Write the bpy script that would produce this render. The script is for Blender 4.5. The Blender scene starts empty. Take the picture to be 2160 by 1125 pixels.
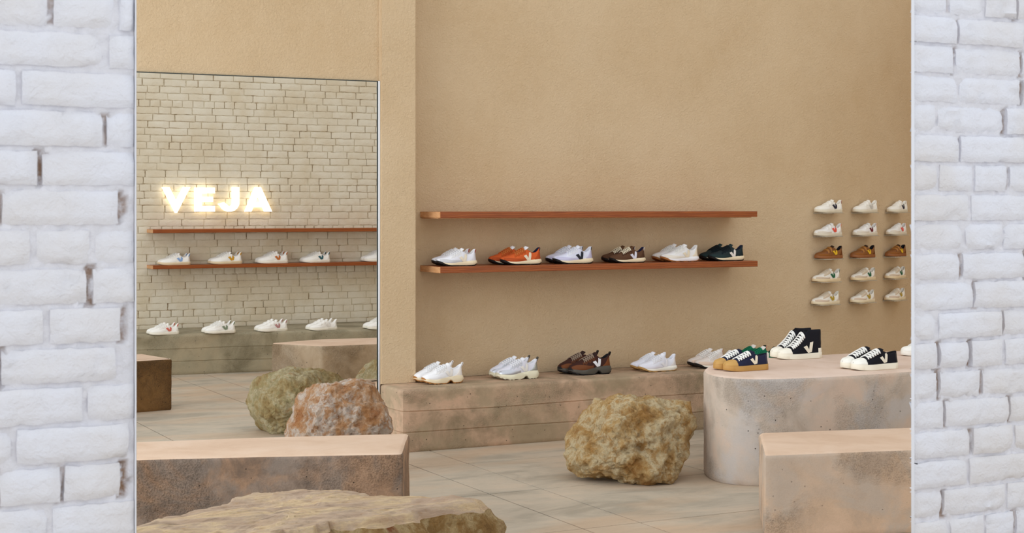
import bpy, bmesh, math, random
from mathutils import Vector, Matrix, noise

# ------------------------------------------------------------------ camera, world, lights
scene = bpy.context.scene
COL = scene.collection
F, CX, HY, H = 3284.0, 1080.0, 437.0, 1.56
TH = math.radians(27.09)
CT, ST = math.cos(TH), math.sin(TH)

cam_d = bpy.data.cameras.new('camera')
cam = bpy.data.objects.new('camera', cam_d)
COL.objects.link(cam)
cam.location = (0, 0, H)
cam.rotation_euler = (math.pi / 2, 0, -TH)
cam_d.sensor_width = 36
cam_d.lens = 36 * F / 2160
cam_d.shift_y = -(562.5 - HY) / 2160
cam_d.clip_start = 0.05
cam_d.dof.use_dof = True
cam_d.dof.focus_distance = 10.5
cam_d.dof.aperture_fstop = 16.0
scene.camera = cam

world = bpy.data.worlds.new('world')
scene.world = world
world.use_nodes = True
bg = world.node_tree.nodes['Background']
bg.inputs[0].default_value = (0.93, 0.965, 1.0, 1)     # even overcast sky
bg.inputs[1].default_value = 0.86

def area(name, loc, rot, sx, sy, power, color):
    l = bpy.data.lights.new(name, 'AREA')
    l.shape = 'RECTANGLE'; l.size = sx; l.size_y = sy
    l.energy = power; l.color = color
    o = bpy.data.objects.new(name, l)
    o.location = loc; o.rotation_euler = rot
    COL.objects.link(o)
    return o
# daylight of the shop front, left of the view, along the whole shop
area('shopfront_daylight', (-3.2, 7.2, 2.0), (0, math.radians(-90), 0), 3.4, 8.0, 270, (0.88, 0.95, 1.0))
scene.view_settings.view_transform = 'Standard'
scene.view_settings.look = 'None'
scene.view_settings.gamma = 1.0
scene.view_settings.use_curve_mapping = False
scene.view_settings.exposure = 0.35

# ------------------------------------------------------------------ small helpers
def ray(x, y):
    a = (x - CX) / F
    return (a * CT + ST, -a * ST + CT, -(y - HY) / F)
def on_y(x, y, Y):
    v = ray(x, y); k = Y / v[1]
    return Vector((v[0] * k, Y, H + v[2] * k))
def on_z(x, y, Z=0.0):
    v = ray(x, y); k = (Z - H) / v[2]
    return Vector((v[0] * k, v[1] * k, Z))
def depth_of(p):
    return p[0] * ST + p[1] * CT

def lin(r, g, b, k=1.0):
    def f(c):
        c = min(1, c / 255.0)
        return (c / 12.92 if c <= 0.04045 else ((c + 0.055) / 1.055) ** 2.4) * k
    return (f(r), f(g), f(b), 1.0)

def hermite(tab, t):
    n = len(tab)
    if t <= tab[0][0]: return tab[0][1]
    if t >= tab[-1][0]: return tab[-1][1]
    for i in range(n - 1):
        if t <= tab[i + 1][0]:
            break
    x0, y0 = tab[i]; x1, y1 = tab[i + 1]
    m0 = (y1 - y0) / (x1 - x0); m1 = m0
    if i > 0: m0 = (y1 - tab[i - 1][1]) / (x1 - tab[i - 1][0])
    if i < n - 2: m1 = (tab[i + 2][1] - y0) / (tab[i + 2][0] - x0)
    h = x1 - x0; u = (t - x0) / h
    return ((1 + 2 * u) * (1 - u) ** 2 * y0 + u * (1 - u) ** 2 * h * m0 +
            u * u * (3 - 2 * u) * y1 + u * u * (u - 1) * h * m1)
def lerp(a, b, k): return a + (b - a) * k
def smooth(a, b, x):
    u = max(0.0, min(1.0, (x - a) / (b - a)))
    return u * u * (3 - 2 * u)

def mesh_obj(name, verts, faces, mat, parent=None, angle=40, data_name=None):
    me = bpy.data.meshes.new(data_name or name)
    me.from_pydata([tuple(v) for v in verts], [], faces)
    me.validate(verbose=False)
    if angle is not None:
        me.shade_smooth()
        if angle < 180:
            me.set_sharp_from_angle(angle=math.radians(angle))
    o = bpy.data.objects.new(name, me)
    if mat is not None: me.materials.append(mat)
    COL.objects.link(o)
    if parent is not None: o.parent = parent
    return o
def empty(name, loc=(0, 0, 0), rz=0.0):
    o = bpy.data.objects.new(name, None)
    o.empty_display_size = 0.05
    o.location = loc; o.rotation_euler = (0, 0, rz)
    COL.objects.link(o)
    return o
def tag(o, label=None, cat=None, group=None, kind=None):
    if label: o['label'] = label
    if cat: o['category'] = cat
    if group: o['group'] = group
    if kind: o['kind'] = kind
    return o

def bm_obj(name, bm, mat, parent=None, angle=40):
    me = bpy.data.meshes.new(name)
    bmesh.ops.recalc_face_normals(bm, faces=bm.faces)
    bm.to_mesh(me); bm.free()
    if angle is not None:
        me.shade_smooth()
        if angle < 180: me.set_sharp_from_angle(angle=math.radians(angle))
    me.materials.append(mat)
    o = bpy.data.objects.new(name, me)
    COL.objects.link(o)
    if parent is not None: o.parent = parent
    return o
def box_bm(x0, x1, y0, y1, z0, z1, bev=0.0, seg=2, bm=None):
    bm = bm or bmesh.new()
    vs = [bm.verts.new(p) for p in ((x0, y0, z0), (x1, y0, z0), (x1, y1, z0), (x0, y1, z0),
                                    (x0, y0, z1), (x1, y0, z1), (x1, y1, z1), (x0, y1, z1))]
    fs = [bm.faces.new([vs[i] for i in q]) for q in ((0, 3, 2, 1), (4, 5, 6, 7), (0, 1, 5, 4),
                                                    (1, 2, 6, 5), (2, 3, 7, 6), (3, 0, 4, 7))]
    if bev > 0:
        es = list({e for f_ in fs for e in f_.edges})
        bmesh.ops.bevel(bm, geom=es, offset=bev, segments=seg, affect='EDGES', profile=0.5)
    return bm

# ------------------------------------------------------------------ materials
class NT:
    def __init__(self, name):
        self.m = bpy.data.materials.new(name)
        self.m.use_nodes = True
        self.t = self.m.node_tree
        self.b = self.t.nodes['Principled BSDF']
        self.co = None
    def n(self, typ, **kw):
        nd = self.t.nodes.new(typ)
        for k, v in kw.items():
            if k.startswith('_'): setattr(nd, k[1:], v)
            else: nd.inputs[k.replace('__', ' ')].default_value = v
        return nd
    def l(self, a, b): self.t.links.new(a, b)
    def coords(self, scale=(1, 1, 1), obj=False):
        tc = self.n('ShaderNodeTexCoord')
        mp = self.n('ShaderNodeMapping')
        mp.inputs['Scale'].default_value = scale
        if obj:
            self.l(tc.outputs['Object'], mp.inputs[0])
        else:
            g = self.n('ShaderNodeNewGeometry')
            self.l(g.outputs['Position'], mp.inputs[0])
        return mp.outputs[0]
    def noise(self, co, scale, detail=4, rough=0.55, dist=0.0):
        nd = self.n('ShaderNodeTexNoise', Scale=scale, Detail=detail, Roughness=rough, Distortion=dist)
        self.l(co, nd.inputs['Vector'])
        return nd.outputs['Fac']
    def voro(self, co, scale, feature='F1'):
        nd = self.n('ShaderNodeTexVoronoi', _feature=feature, Scale=scale)
        self.l(co, nd.inputs['Vector'])
        return nd.outputs['Distance']
    def ramp(self, fac, stops):
        nd = self.n('ShaderNodeValToRGB')
        cr = nd.color_ramp
        while len(cr.elements) < len(stops): cr.elements.new(0.5)
        for e, (p, c) in zip(cr.elements, stops):
            e.position = p
            e.color = c if isinstance(c, tuple) else (c, c, c, 1)
        self.l(fac, nd.inputs[0])
        return nd.outputs[0]
    def mix(self, fac, a, b, mode='MIX'):
        nd = self.n('ShaderNodeMix', _data_type='RGBA', _blend_type=mode)
        for s, v in ((0, fac), (6, a), (7, b)):
            if isinstance(v, (int, float)): nd.inputs[s].default_value = v
            elif isinstance(v, tuple): nd.inputs[s].default_value = v
            else: self.l(v, nd.inputs[s])
        return nd.outputs[2]
    def math(self, op, a, b=0.0):
        nd = self.n('ShaderNodeMath', _operation=op)
        for s, v in ((0, a), (1, b)):
            if isinstance(v, (int, float)): nd.inputs[s].default_value = v
            else: self.l(v, nd.inputs[s])
        return nd.outputs[0]
    def bump(self, h, dist, strength=1.0, prev=None):
        nd = self.n('ShaderNodeBump', Strength=strength, Distance=dist)
        self.l(h, nd.inputs['Height'])
        if prev is not None: self.l(prev, nd.inputs['Normal'])
        return nd.outputs[0]
    def done(self, color=None, rough=0.6, normal=None, spec=0.5):
        if color is not None:
            if isinstance(color, tuple): self.b.inputs['Base Color'].default_value = color
            else: self.l(color, self.b.inputs['Base Color'])
        if isinstance(rough, (int, float)): self.b.inputs['Roughness'].default_value = rough
        else: self.l(rough, self.b.inputs['Roughness'])
        self.b.inputs['Specular IOR Level'].default_value = spec
        if normal is not None: self.l(normal, self.b.inputs['Normal'])
        return self.m

def mat_plaster(name, base, dark, light):
    n = NT(name); co = n.coords()
    big = n.noise(co, 1.1, 5, 0.6)
    mid = n.noise(co, 9, 5, 0.65)
    c = n.ramp(big, [(0.3, dark), (0.55, base), (0.75, light)])
    c = n.mix(n.ramp(mid, [(0.35, 0.0), (0.8, 0.35)]), c, light)
    fine = n.noise(co, 70, 6, 0.66, 0.5)
    patch = n.ramp(n.noise(co, 2.4, 4, 0.6), [(0.4, 0.35), (0.62, 1.0)])
    ridg = n.ramp(n.noise(co, 48, 5, 0.6, 0.8), [(0.48, 0.0), (0.55, 1.0), (0.68, 0.8)])
    ridg = n.math('MULTIPLY', ridg, patch)
    nm = n.bump(fine, 0.015, 0.55)
    nm = n.bump(ridg, 0.0045, 0.4, nm)
    return n.done(c, 0.85, nm, 0.25)
M = {}
M['plaster'] = mat_plaster('beige_plaster', lin(214, 187, 150), lin(207, 178, 139), lin(220, 195, 160))

def mat_brickpaint(name, white, warm, bump=0.012, scale=1.0):
    n = NT(name); co = n.coords()
    big = n.noise(co, 3, 4, 0.6)
    c = n.ramp(big, [(0.35, warm), (0.6, white)])
    lump = n.noise(co, 26 * scale, 6, 0.62, 0.4)
    fine = n.noise(co, 130 * scale, 4, 0.6)
    nm = n.bump(lump, bump, 0.6)
    nm = n.bump(fine, bump * 0.25, 0.6, nm)
    return n.done(c, 0.55, nm, 0.35)
M['brick_white'] = mat_brickpaint('white_brick_paint', lin(229, 230, 238), lin(224, 221, 222))
M['brick_mirror_tint'] = mat_brickpaint('mirror_tint_brick_paint', lin(226, 219, 200), lin(216, 204, 178), 0.008, 0.8)  # same white paint; warm tint of the mirror put into the colour

def mat_mortar(name, white, brown):
    n = NT(name); co = n.coords()
    at = n.n('ShaderNodeAttribute', _attribute_name='stain')
    nz = n.noise(co, 45, 5, 0.6)
    f = n.math('MULTIPLY', at.outputs['Fac'], n.ramp(nz, [(0.36, 0.15), (0.55, 1.0)]))
    c = n.mix(f, white, brown)
    lump = n.noise(co, 60, 6, 0.66, 0.6)
    nm = n.bump(lump, 0.012, 0.6)
    return n.done(c, 0.7, nm, 0.25)
M['mortar_white'] = mat_mortar('white_mortar', lin(230, 229, 235), lin(150, 116, 88))
M['mortar_mirror_tint'] = mat_mortar('mirror_tint_mortar', lin(214, 204, 180), lin(158, 126, 84))  # mirror tint put into the mortar colour too

def mat_concrete(name, base, dark, light, blotch=1.0, holes=0.5, seed=0.0, grain=1.0, tint=None):
    n = NT(name)
    g = n.n('ShaderNodeNewGeometry')
    mp = n.n('ShaderNodeMapping'); mp.inputs['Location'].default_value = (seed, seed * 0.7, seed * 1.3)
    n.l(g.outputs['Position'], mp.inputs[0]); co = mp.outputs[0]
    big = n.noise(co, 3.2, 7, 0.64, 0.5)
    c = n.ramp(big, [(0.36, dark), (0.5, base), (0.63, light)])
    if tint is not None:
        c = n.mix(n.ramp(n.noise(co, 2.1, 5, 0.6, 0.8), [(0.48, 0.0), (0.58, 0.75)]), c, tint)
    st = n.noise(co, 9, 8, 0.72, 0.3)
    c = n.mix(n.ramp(st, [(0.50, 0.0), (0.66, 0.75 * blotch)]), c, dark)
    c = n.mix(n.ramp(n.noise(co, 6.2, 6, 0.6), [(0.52, 0.0), (0.66, 0.6 * blotch)]), c, light)
    agg = n.ramp(n.noise(co, 2.6, 4, 0.55), [(0.47, 0.12), (0.58, 1.0)])
    grn = n.noise(co, 120, 4, 0.65)
    vo = n.n('ShaderNodeTexVoronoi', Scale=21.0); vo.inputs['Randomness'].default_value = 1.0
    n.l(co, vo.inputs['Vector'])
    hm = n.ramp(vo.outputs['Distance'], [(0.04, 1.0), (0.085, 0.0)])
    sx = n.n('ShaderNodeSeparateColor'); n.l(vo.outputs['Color'], sx.inputs[0])
    hm = n.math('MULTIPLY', hm, n.ramp(sx.outputs[0], [(0.25, 0.0), (0.3, holes)]))
    c = n.mix(hm, c, tuple(v * 0.3 for v in dark[:3]) + (1,))
    sp = n.ramp(grn, [(0.36, 0.55), (0.56, 1.0)])
    c = n.mix(n.math('MULTIPLY', agg, 0.55 * min(1.6, grain)), c, n.mix(1.0, c, sp, 'MULTIPLY'))
    hgt = n.math('MULTIPLY', grn, agg)
    nm = n.bump(hgt, 0.014 * grain, 0.8)
    nm = n.bump(hm, -0.01, 0.8, nm)
    return n.done(c, 0.8, nm, 0.3)
M['conc_bench'] = mat_concrete('board_formed_concrete', lin(192, 162, 134), lin(150, 130, 103), lin(206, 171, 142), 0.75, 0.9, 0.0, 0.7, lin(166, 147, 118))
M['conc_far'] = mat_concrete('far_bench_concrete', lin(162, 152, 126), lin(138, 128, 102), lin(172, 158, 130), 0.5, 0.9, 3.1, 0.6)
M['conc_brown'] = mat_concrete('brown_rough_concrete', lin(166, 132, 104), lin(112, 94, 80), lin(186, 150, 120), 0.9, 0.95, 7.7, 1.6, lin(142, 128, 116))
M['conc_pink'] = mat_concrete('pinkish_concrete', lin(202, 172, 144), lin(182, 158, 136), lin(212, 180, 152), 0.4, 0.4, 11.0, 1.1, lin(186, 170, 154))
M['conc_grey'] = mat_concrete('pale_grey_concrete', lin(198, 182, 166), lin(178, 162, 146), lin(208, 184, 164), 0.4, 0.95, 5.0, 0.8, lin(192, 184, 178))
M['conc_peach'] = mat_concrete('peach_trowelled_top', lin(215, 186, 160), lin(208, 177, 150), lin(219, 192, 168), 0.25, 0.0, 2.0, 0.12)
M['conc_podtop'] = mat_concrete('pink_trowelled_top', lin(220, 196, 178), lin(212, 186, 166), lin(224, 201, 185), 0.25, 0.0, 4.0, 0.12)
M['conc_shade_umber'] = mat_concrete('umber_shade_concrete', lin(112, 80, 42), lin(86, 62, 34), lin(126, 92, 52), 0.7, 0.8, 9.0, 1.3)  # shade on the poorly lit faces put into the brown colour
M['conc_ochre'] = mat_concrete('ochre_grey_concrete', lin(172, 150, 122), lin(146, 124, 96), lin(186, 166, 140), 0.5, 0.9, 6.0, 1.0)

def mat_slab():
    n = NT('floor_slab_concrete'); co = n.coords((1, 2.2, 1))
    big = n.noise(co, 1.6, 6, 0.62, 0.8)
    c = n.ramp(big, [(0.36, lin(164, 152, 134)), (0.5, lin(188, 174, 154)), (0.64, lin(202, 183, 160))])
    w = n.noise(co, 0.9, 3, 0.5)
    c = n.mix(n.ramp(w, [(0.48, 0.0), (0.62, 0.6)]), c, lin(196, 164, 132))
    oi = n.n('ShaderNodeObjectInfo')
    c = n.mix(n.math('MULTIPLY', oi.outputs['Random'], 0.22), c, lin(172, 166, 152))
    st = n.noise(co, 8, 6, 0.7)
    c = n.mix(n.ramp(st, [(0.55, 0.0), (0.8, 0.45)]), c, lin(150, 136, 116))
    nm = n.bump(n.noise(co, 40, 4, 0.6), 0.003, 0.5)
    return n.done(c, n.ramp(st, [(0.3, 0.42), (0.7, 0.62)]), nm, 0.4)
M['slab'] = mat_slab()
M['joint'] = NT('floor_joint').done(lin(70, 60, 46), 0.95, None, 0.1)

def mat_wood(name):
    n = NT(name); co = n.coords((0.9, 6, 9))
    nz = n.noise(co, 3.0, 5, 0.6, 1.5)
    wv = n.n('ShaderNodeTexWave', _wave_type='BANDS', _bands_direction='Z', Scale=3.0, Distortion=7.0, Detail=3.0)
    wv.inputs['Detail Scale'].default_value = 1.4
    n.l(co, wv.inputs['Vector'])
    c = n.ramp(wv.outputs['Fac'], [(0.1, lin(138, 70, 30)), (0.5, lin(150, 78, 33)), (0.9, lin(163, 88, 40))])
    c = n.mix(n.ramp(nz, [(0.45, 0.0), (0.75, 0.6)]), c, lin(122, 60, 28))
    kn = n.voro(n.coords((1, 1, 1)), 2.1)
    c = n.mix(n.ramp(kn, [(0.03, 0.85), (0.07, 0.0)]), c, lin(50, 26, 14))
    nm = n.bump(wv.outputs['Fac'], 0.0015, 0.4)
    return n.done(c, 0.42, nm, 0.4)
M['wood'] = mat_wood('reddish_oiled_wood')
def mat_woodend():
    n = NT('pale_end_grain'); co = n.coords((6, 3, 14))
    c = n.ramp(n.noise(co, 6, 4, 0.6), [(0.3, lin(196, 140, 92)), (0.7, lin(218, 168, 120))])
    return n.done(c, 0.5)
M['wood_end'] = mat_woodend()

def mat_rock(name, stops, streak, dark, scale=1.0, bump=1.0, veins=(1, 1, 1)):
    n = NT(name); co = n.coords(veins)
    big = n.noise(co, 5.5 * scale, 9, 0.7, 0.35)
    c = n.ramp(big, stops)
    s_ = n.noise(co, 15 * scale, 9, 0.72, 0.5)
    c = n.mix(n.ramp(s_, [(0.50, 0.0), (0.60, 0.85)]), c, streak)
    d = n.noise(co, 34 * scale, 8, 0.75, 0.5)
    c = n.mix(n.ramp(d, [(0.56, 0.0), (0.70, 0.6)]), c, dark)
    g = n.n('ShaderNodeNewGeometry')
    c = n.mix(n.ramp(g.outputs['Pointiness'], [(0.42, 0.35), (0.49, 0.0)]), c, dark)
    b = n.bump(n.noise(co, 36 * scale, 10, 0.75, 0.5), 0.05 * bump, 0.9)
    b = n.bump(n.noise(co, 150, 5, 0.65), 0.010 * bump, 0.8, b)
    return n.done(c, 0.8, b, 0.25)
M['rock_tan'] = mat_rock('tan_limestone', [(0.36, lin(182, 130, 70)), (0.46, lin(222, 182, 122)), (0.56, lin(242, 220, 176)), (0.66, lin(210, 160, 94))],
                         lin(202, 150, 82), lin(128, 92, 52))
M['rock_red'] = mat_rock('rusty_quartz', [(0.36, lin(190, 122, 70)), (0.45, lin(220, 176, 136)), (0.54, lin(240, 224, 208)), (0.66, lin(208, 150, 102))],
                         lin(206, 146, 92), lin(150, 98, 60))
M['rock_mirror_tint'] = mat_rock('mirror_tint_stone', [(0.36, lin(168, 134, 80)), (0.46, lin(196, 170, 118)), (0.56, lin(218, 204, 164)), (0.66, lin(200, 148, 84))],
                           lin(182, 166, 118), lin(130, 112, 72))  # green mirror tint put into the colour of reflected boulders
M['rock_slabtop'] = mat_rock('smooth_sandstone', [(0.38, lin(192, 164, 140)), (0.47, lin(208, 182, 156)), (0.56, lin(228, 200, 158)), (0.64, lin(206, 174, 140))],
                             lin(206, 176, 146), lin(190, 140, 84), 0.45, 0.3, (1, 3, 4))
M['rock_slabside'] = mat_rock('split_sandstone', [(0.36, lin(128, 88, 46)), (0.46, lin(178, 138, 82)), (0.56, lin(216, 188, 138)), (0.66, lin(156, 96, 56))],
                              lin(170, 130, 74), lin(104, 72, 40), 1.0, 1.2)

def mat_simple(name, c, rough=0.5, bumpscale=0, bumpd=0.0, spec=0.4, metal=0.0):
    n = NT(name)
    nm = None
    if bumpscale:
        nm = n.bump(n.noise(n.coords((1, 1, 1), True), bumpscale, 3, 0.6), bumpd, 0.6)
    n.b.inputs['Metallic'].default_value = metal
    return n.done(c, rough, nm, spec)
M['steel'] = mat_simple('brushed_edge_metal', lin(222, 222, 226), 0.3, metal=0.85)
M['darkline'] = mat_simple('dark_glass_edge', lin(50, 56, 50), 0.3)
def mat_acrylic():
    n = NT('clear_acrylic')
    n.b.inputs['Transmission Weight'].default_value = 0.55
    n.b.inputs['IOR'].default_value = 1.3
    return n.done(lin(236, 226, 206), 0.15)
M['acrylic'] = mat_acrylic()
def mat_neon():
    n = NT('neon_white')
    n.b.inputs['Emission Color'].default_value = (1.0, 0.86, 0.62, 1)
    n.b.inputs['Emission Strength'].default_value = 1.5
    return n.done(lin(255, 250, 240), 0.4)
M['neon'] = mat_neon()
_sm = {}
def shoe_mat(c, fin):
    key = (c, fin)
    if key not in _sm:
        if fin == 'rubber': m = mat_simple('rubber_%d_%d_%d' % c, lin(*c), 0.55, 0, 0, 0.35)
        elif fin == 'suede': m = mat_simple('suede_%d_%d_%d' % c, lin(*c), 0.9, 400, 0.001, 0.15)
        elif fin == 'mesh': m = mat_simple('textile_%d_%d_%d' % c, lin(*c), 0.8, 700, 0.0012, 0.2)
        elif fin == 'metal': m = mat_simple('metallic_%d_%d_%d' % c, lin(*c), 0.35, metal=0.6)
        else: m = mat_simple('leather_%d_%d_%d' % c, lin(*c), 0.5, 300, 0.0006, 0.35)
        _sm[key] = m
    return _sm[key]

# ------------------------------------------------------------------ the setting
YF, YM, YW, YV = 2.913, 9.44, 9.66, 15.10        # brick front, pilaster face, beige wall, far brick wall
WALLTOP = 4.2

# floor: bed plus slabs
fb = bm_obj('floor', box_bm(-2.0, 10.5, 0.4, 15.3, -0.12, -0.022), M['joint'], angle=None)
tag(fb, 'pale concrete slab floor running through the shop', None, None, 'structure')
XS = [-2.0, -0.6, 0.45, 1.58, 2.72, 3.745, 4.07, 5.21, 6.35, 7.5, 8.65, 10.5]
YS = [0.4, 1.4, 2.42, 3.44, 4.5, 5.54, 6.565, 7.59, 8.55, 9.46, 10.33, 11.29, 12.3, 13.3, 14.2, 15.3]
cache = {}
rnd = random.Random(4)
for i in range(len(XS) - 1):
    for j in range(len(YS) - 1):
        w_, d_ = XS[i + 1] - XS[i], YS[j + 1] - YS[j]
        g = 0.0045
        key = (round(w_, 3), round(d_, 3))
        if key not in cache:
            o = bm_obj('floor_slab', box_bm(g - w_ / 2, w_ / 2 - g, g - d_ / 2, d_ / 2 - g, -0.022, 0.0, 0.0012, 1), M['slab'], angle=None)
            cache[key] = o.data
        else:
            o = bpy.data.objects.new('floor_slab', cache[key]); COL.objects.link(o)
        o.parent = fb
        o.location = (XS[i] + w_ / 2, YS[j] + d_ / 2, rnd.uniform(-0.0008, 0.0))

# beige wall: straight, then a gentle curve away on the right
WX0, WCX, WR = 4.119, 7.3, 3.6
def wall_pt(s):                      # s = arclength from WX0
    L0 = WCX - WX0
    if s <= L0: return Vector((WX0 + s, YW, 0)), 0.0
    a = min((s - L0) / WR, math.radians(27))
    rest = (s - L0) - a * WR
    p = Vector((WCX + WR * math.sin(a), YW + WR * (1 - math.cos(a)), 0))
    if rest > 0: p += Vector((math.cos(a), math.sin(a), 0)) * rest
    return p, a
vs, fs = [], []
n_s, n_z = 60, 24
SL = 6.4
for k in range(n_s + 1):
    s = SL * k / n_s
    p, a = wall_pt(s)
    nx, ny = -math.sin(a), math.cos(a)
    for thick in (0.0, 0.10):
        for z in (0.0, WALLTOP):
            vs.append((p.x + nx * thick, p.y + ny * thick, z))
for k in range(n_s):
    a, b = 4 * k, 4 * (k + 1)
    fs += [(a, b, b + 1, a + 1), (a + 2, a + 3, b + 3, b + 2), (a + 1, b + 1, b + 3, a + 3), (a, a + 2, b + 2, b)]
fs += [(0, 1, 3, 2), (4 * n_s, 4 * n_s + 2, 4 * n_s + 3, 4 * n_s + 1)]
o = mesh_obj('wall_back', vs, fs, M['plaster'], angle=30)
tag(o, 'beige stucco plaster wall behind the shoe shelves, curving away at the right', None, None, 'structure')

# pilaster: splayed at the back so that it stays thin beside the open mirror
PX0, PX1 = 3.868, 4.118
def prism(name, poly, z0, z1, mat, parent=None, bev=0.0, angle=35):
    bm = bmesh.new()
    lo = [bm.verts.new((p[0], p[1], z0)) for p in poly]
    hi = [bm.verts.new((p[0], p[1], z1)) for p in poly]
    n = len(poly)
    bm.faces.new(lo[::-1]); top = bm.faces.new(hi)
    for i in range(n):
        bm.faces.new((lo[i], lo[(i + 1) % n], hi[(i + 1) % n], hi[i]))
    if bev:
        bmesh.ops.bevel(bm, geom=[e for e in bm.edges if abs(e.verts[0].co.z - e.verts[1].co.z) > 0.01],
                        offset=bev, segments=2, affect='EDGES')
    return bm_obj(name, bm, mat, parent, angle)
o = prism('wall_pilaster', [(PX0, YM), (PX1, YM), (PX1, YW - 0.001), (4.04, YW - 0.001), (PX0, YM + 0.04)], 0.402, WALLTOP, M['plaster'], bev=0.006)
tag(o, 'beige plaster pilaster between the tall mirror and the shelves', None, None, 'structure')
# wall over the open mirror on the left, and the pier beyond its left side
o = bm_obj('wall_left', box_bm(-1.6, PX0 - 0.001, YM + 0.035, YM + 0.085, 2.385, WALLTOP), M['plaster'], angle=None)  # mirror built as an opening, its reflected room solid behind
tag(o, 'beige plaster wall above the tall mirror on the left', None, None, 'structure')
tr = bm_obj('trim_1', box_bm(PX0 - 0.012, PX0 - 0.0005, YM + 0.012, YM + 0.034, 0.0, 2.385, 0.002, 1), M['steel'], angle=None)
tag(tr, 'thin silver edge strip at the right side of the tall mirror', None, None, 'structure')
bm_obj('dark_bead', box_bm(PX0 - 0.018, PX0 - 0.0122, YM + 0.02, YM + 0.03, 0.0, 2.379), M['darkline'], tr, None)
tr = bm_obj('trim_2', box_bm(-1.6, PX0 - 0.013, YM + 0.022, YM + 0.034, 2.379, 2.385), M['darkline'], angle=None)
tag(tr, 'thin dark edge strip along the top of the tall mirror', None, None, 'structure')
o = bm_obj('wall_right', box_bm(10.2, 10.4, 2.0, 15.2, 0.0, WALLTOP), M['plaster'], angle=None)  # unseen wall added to darken the right side
tag(o, 'beige plaster side wall added out of view on the right', None, None, 'structure')

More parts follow.
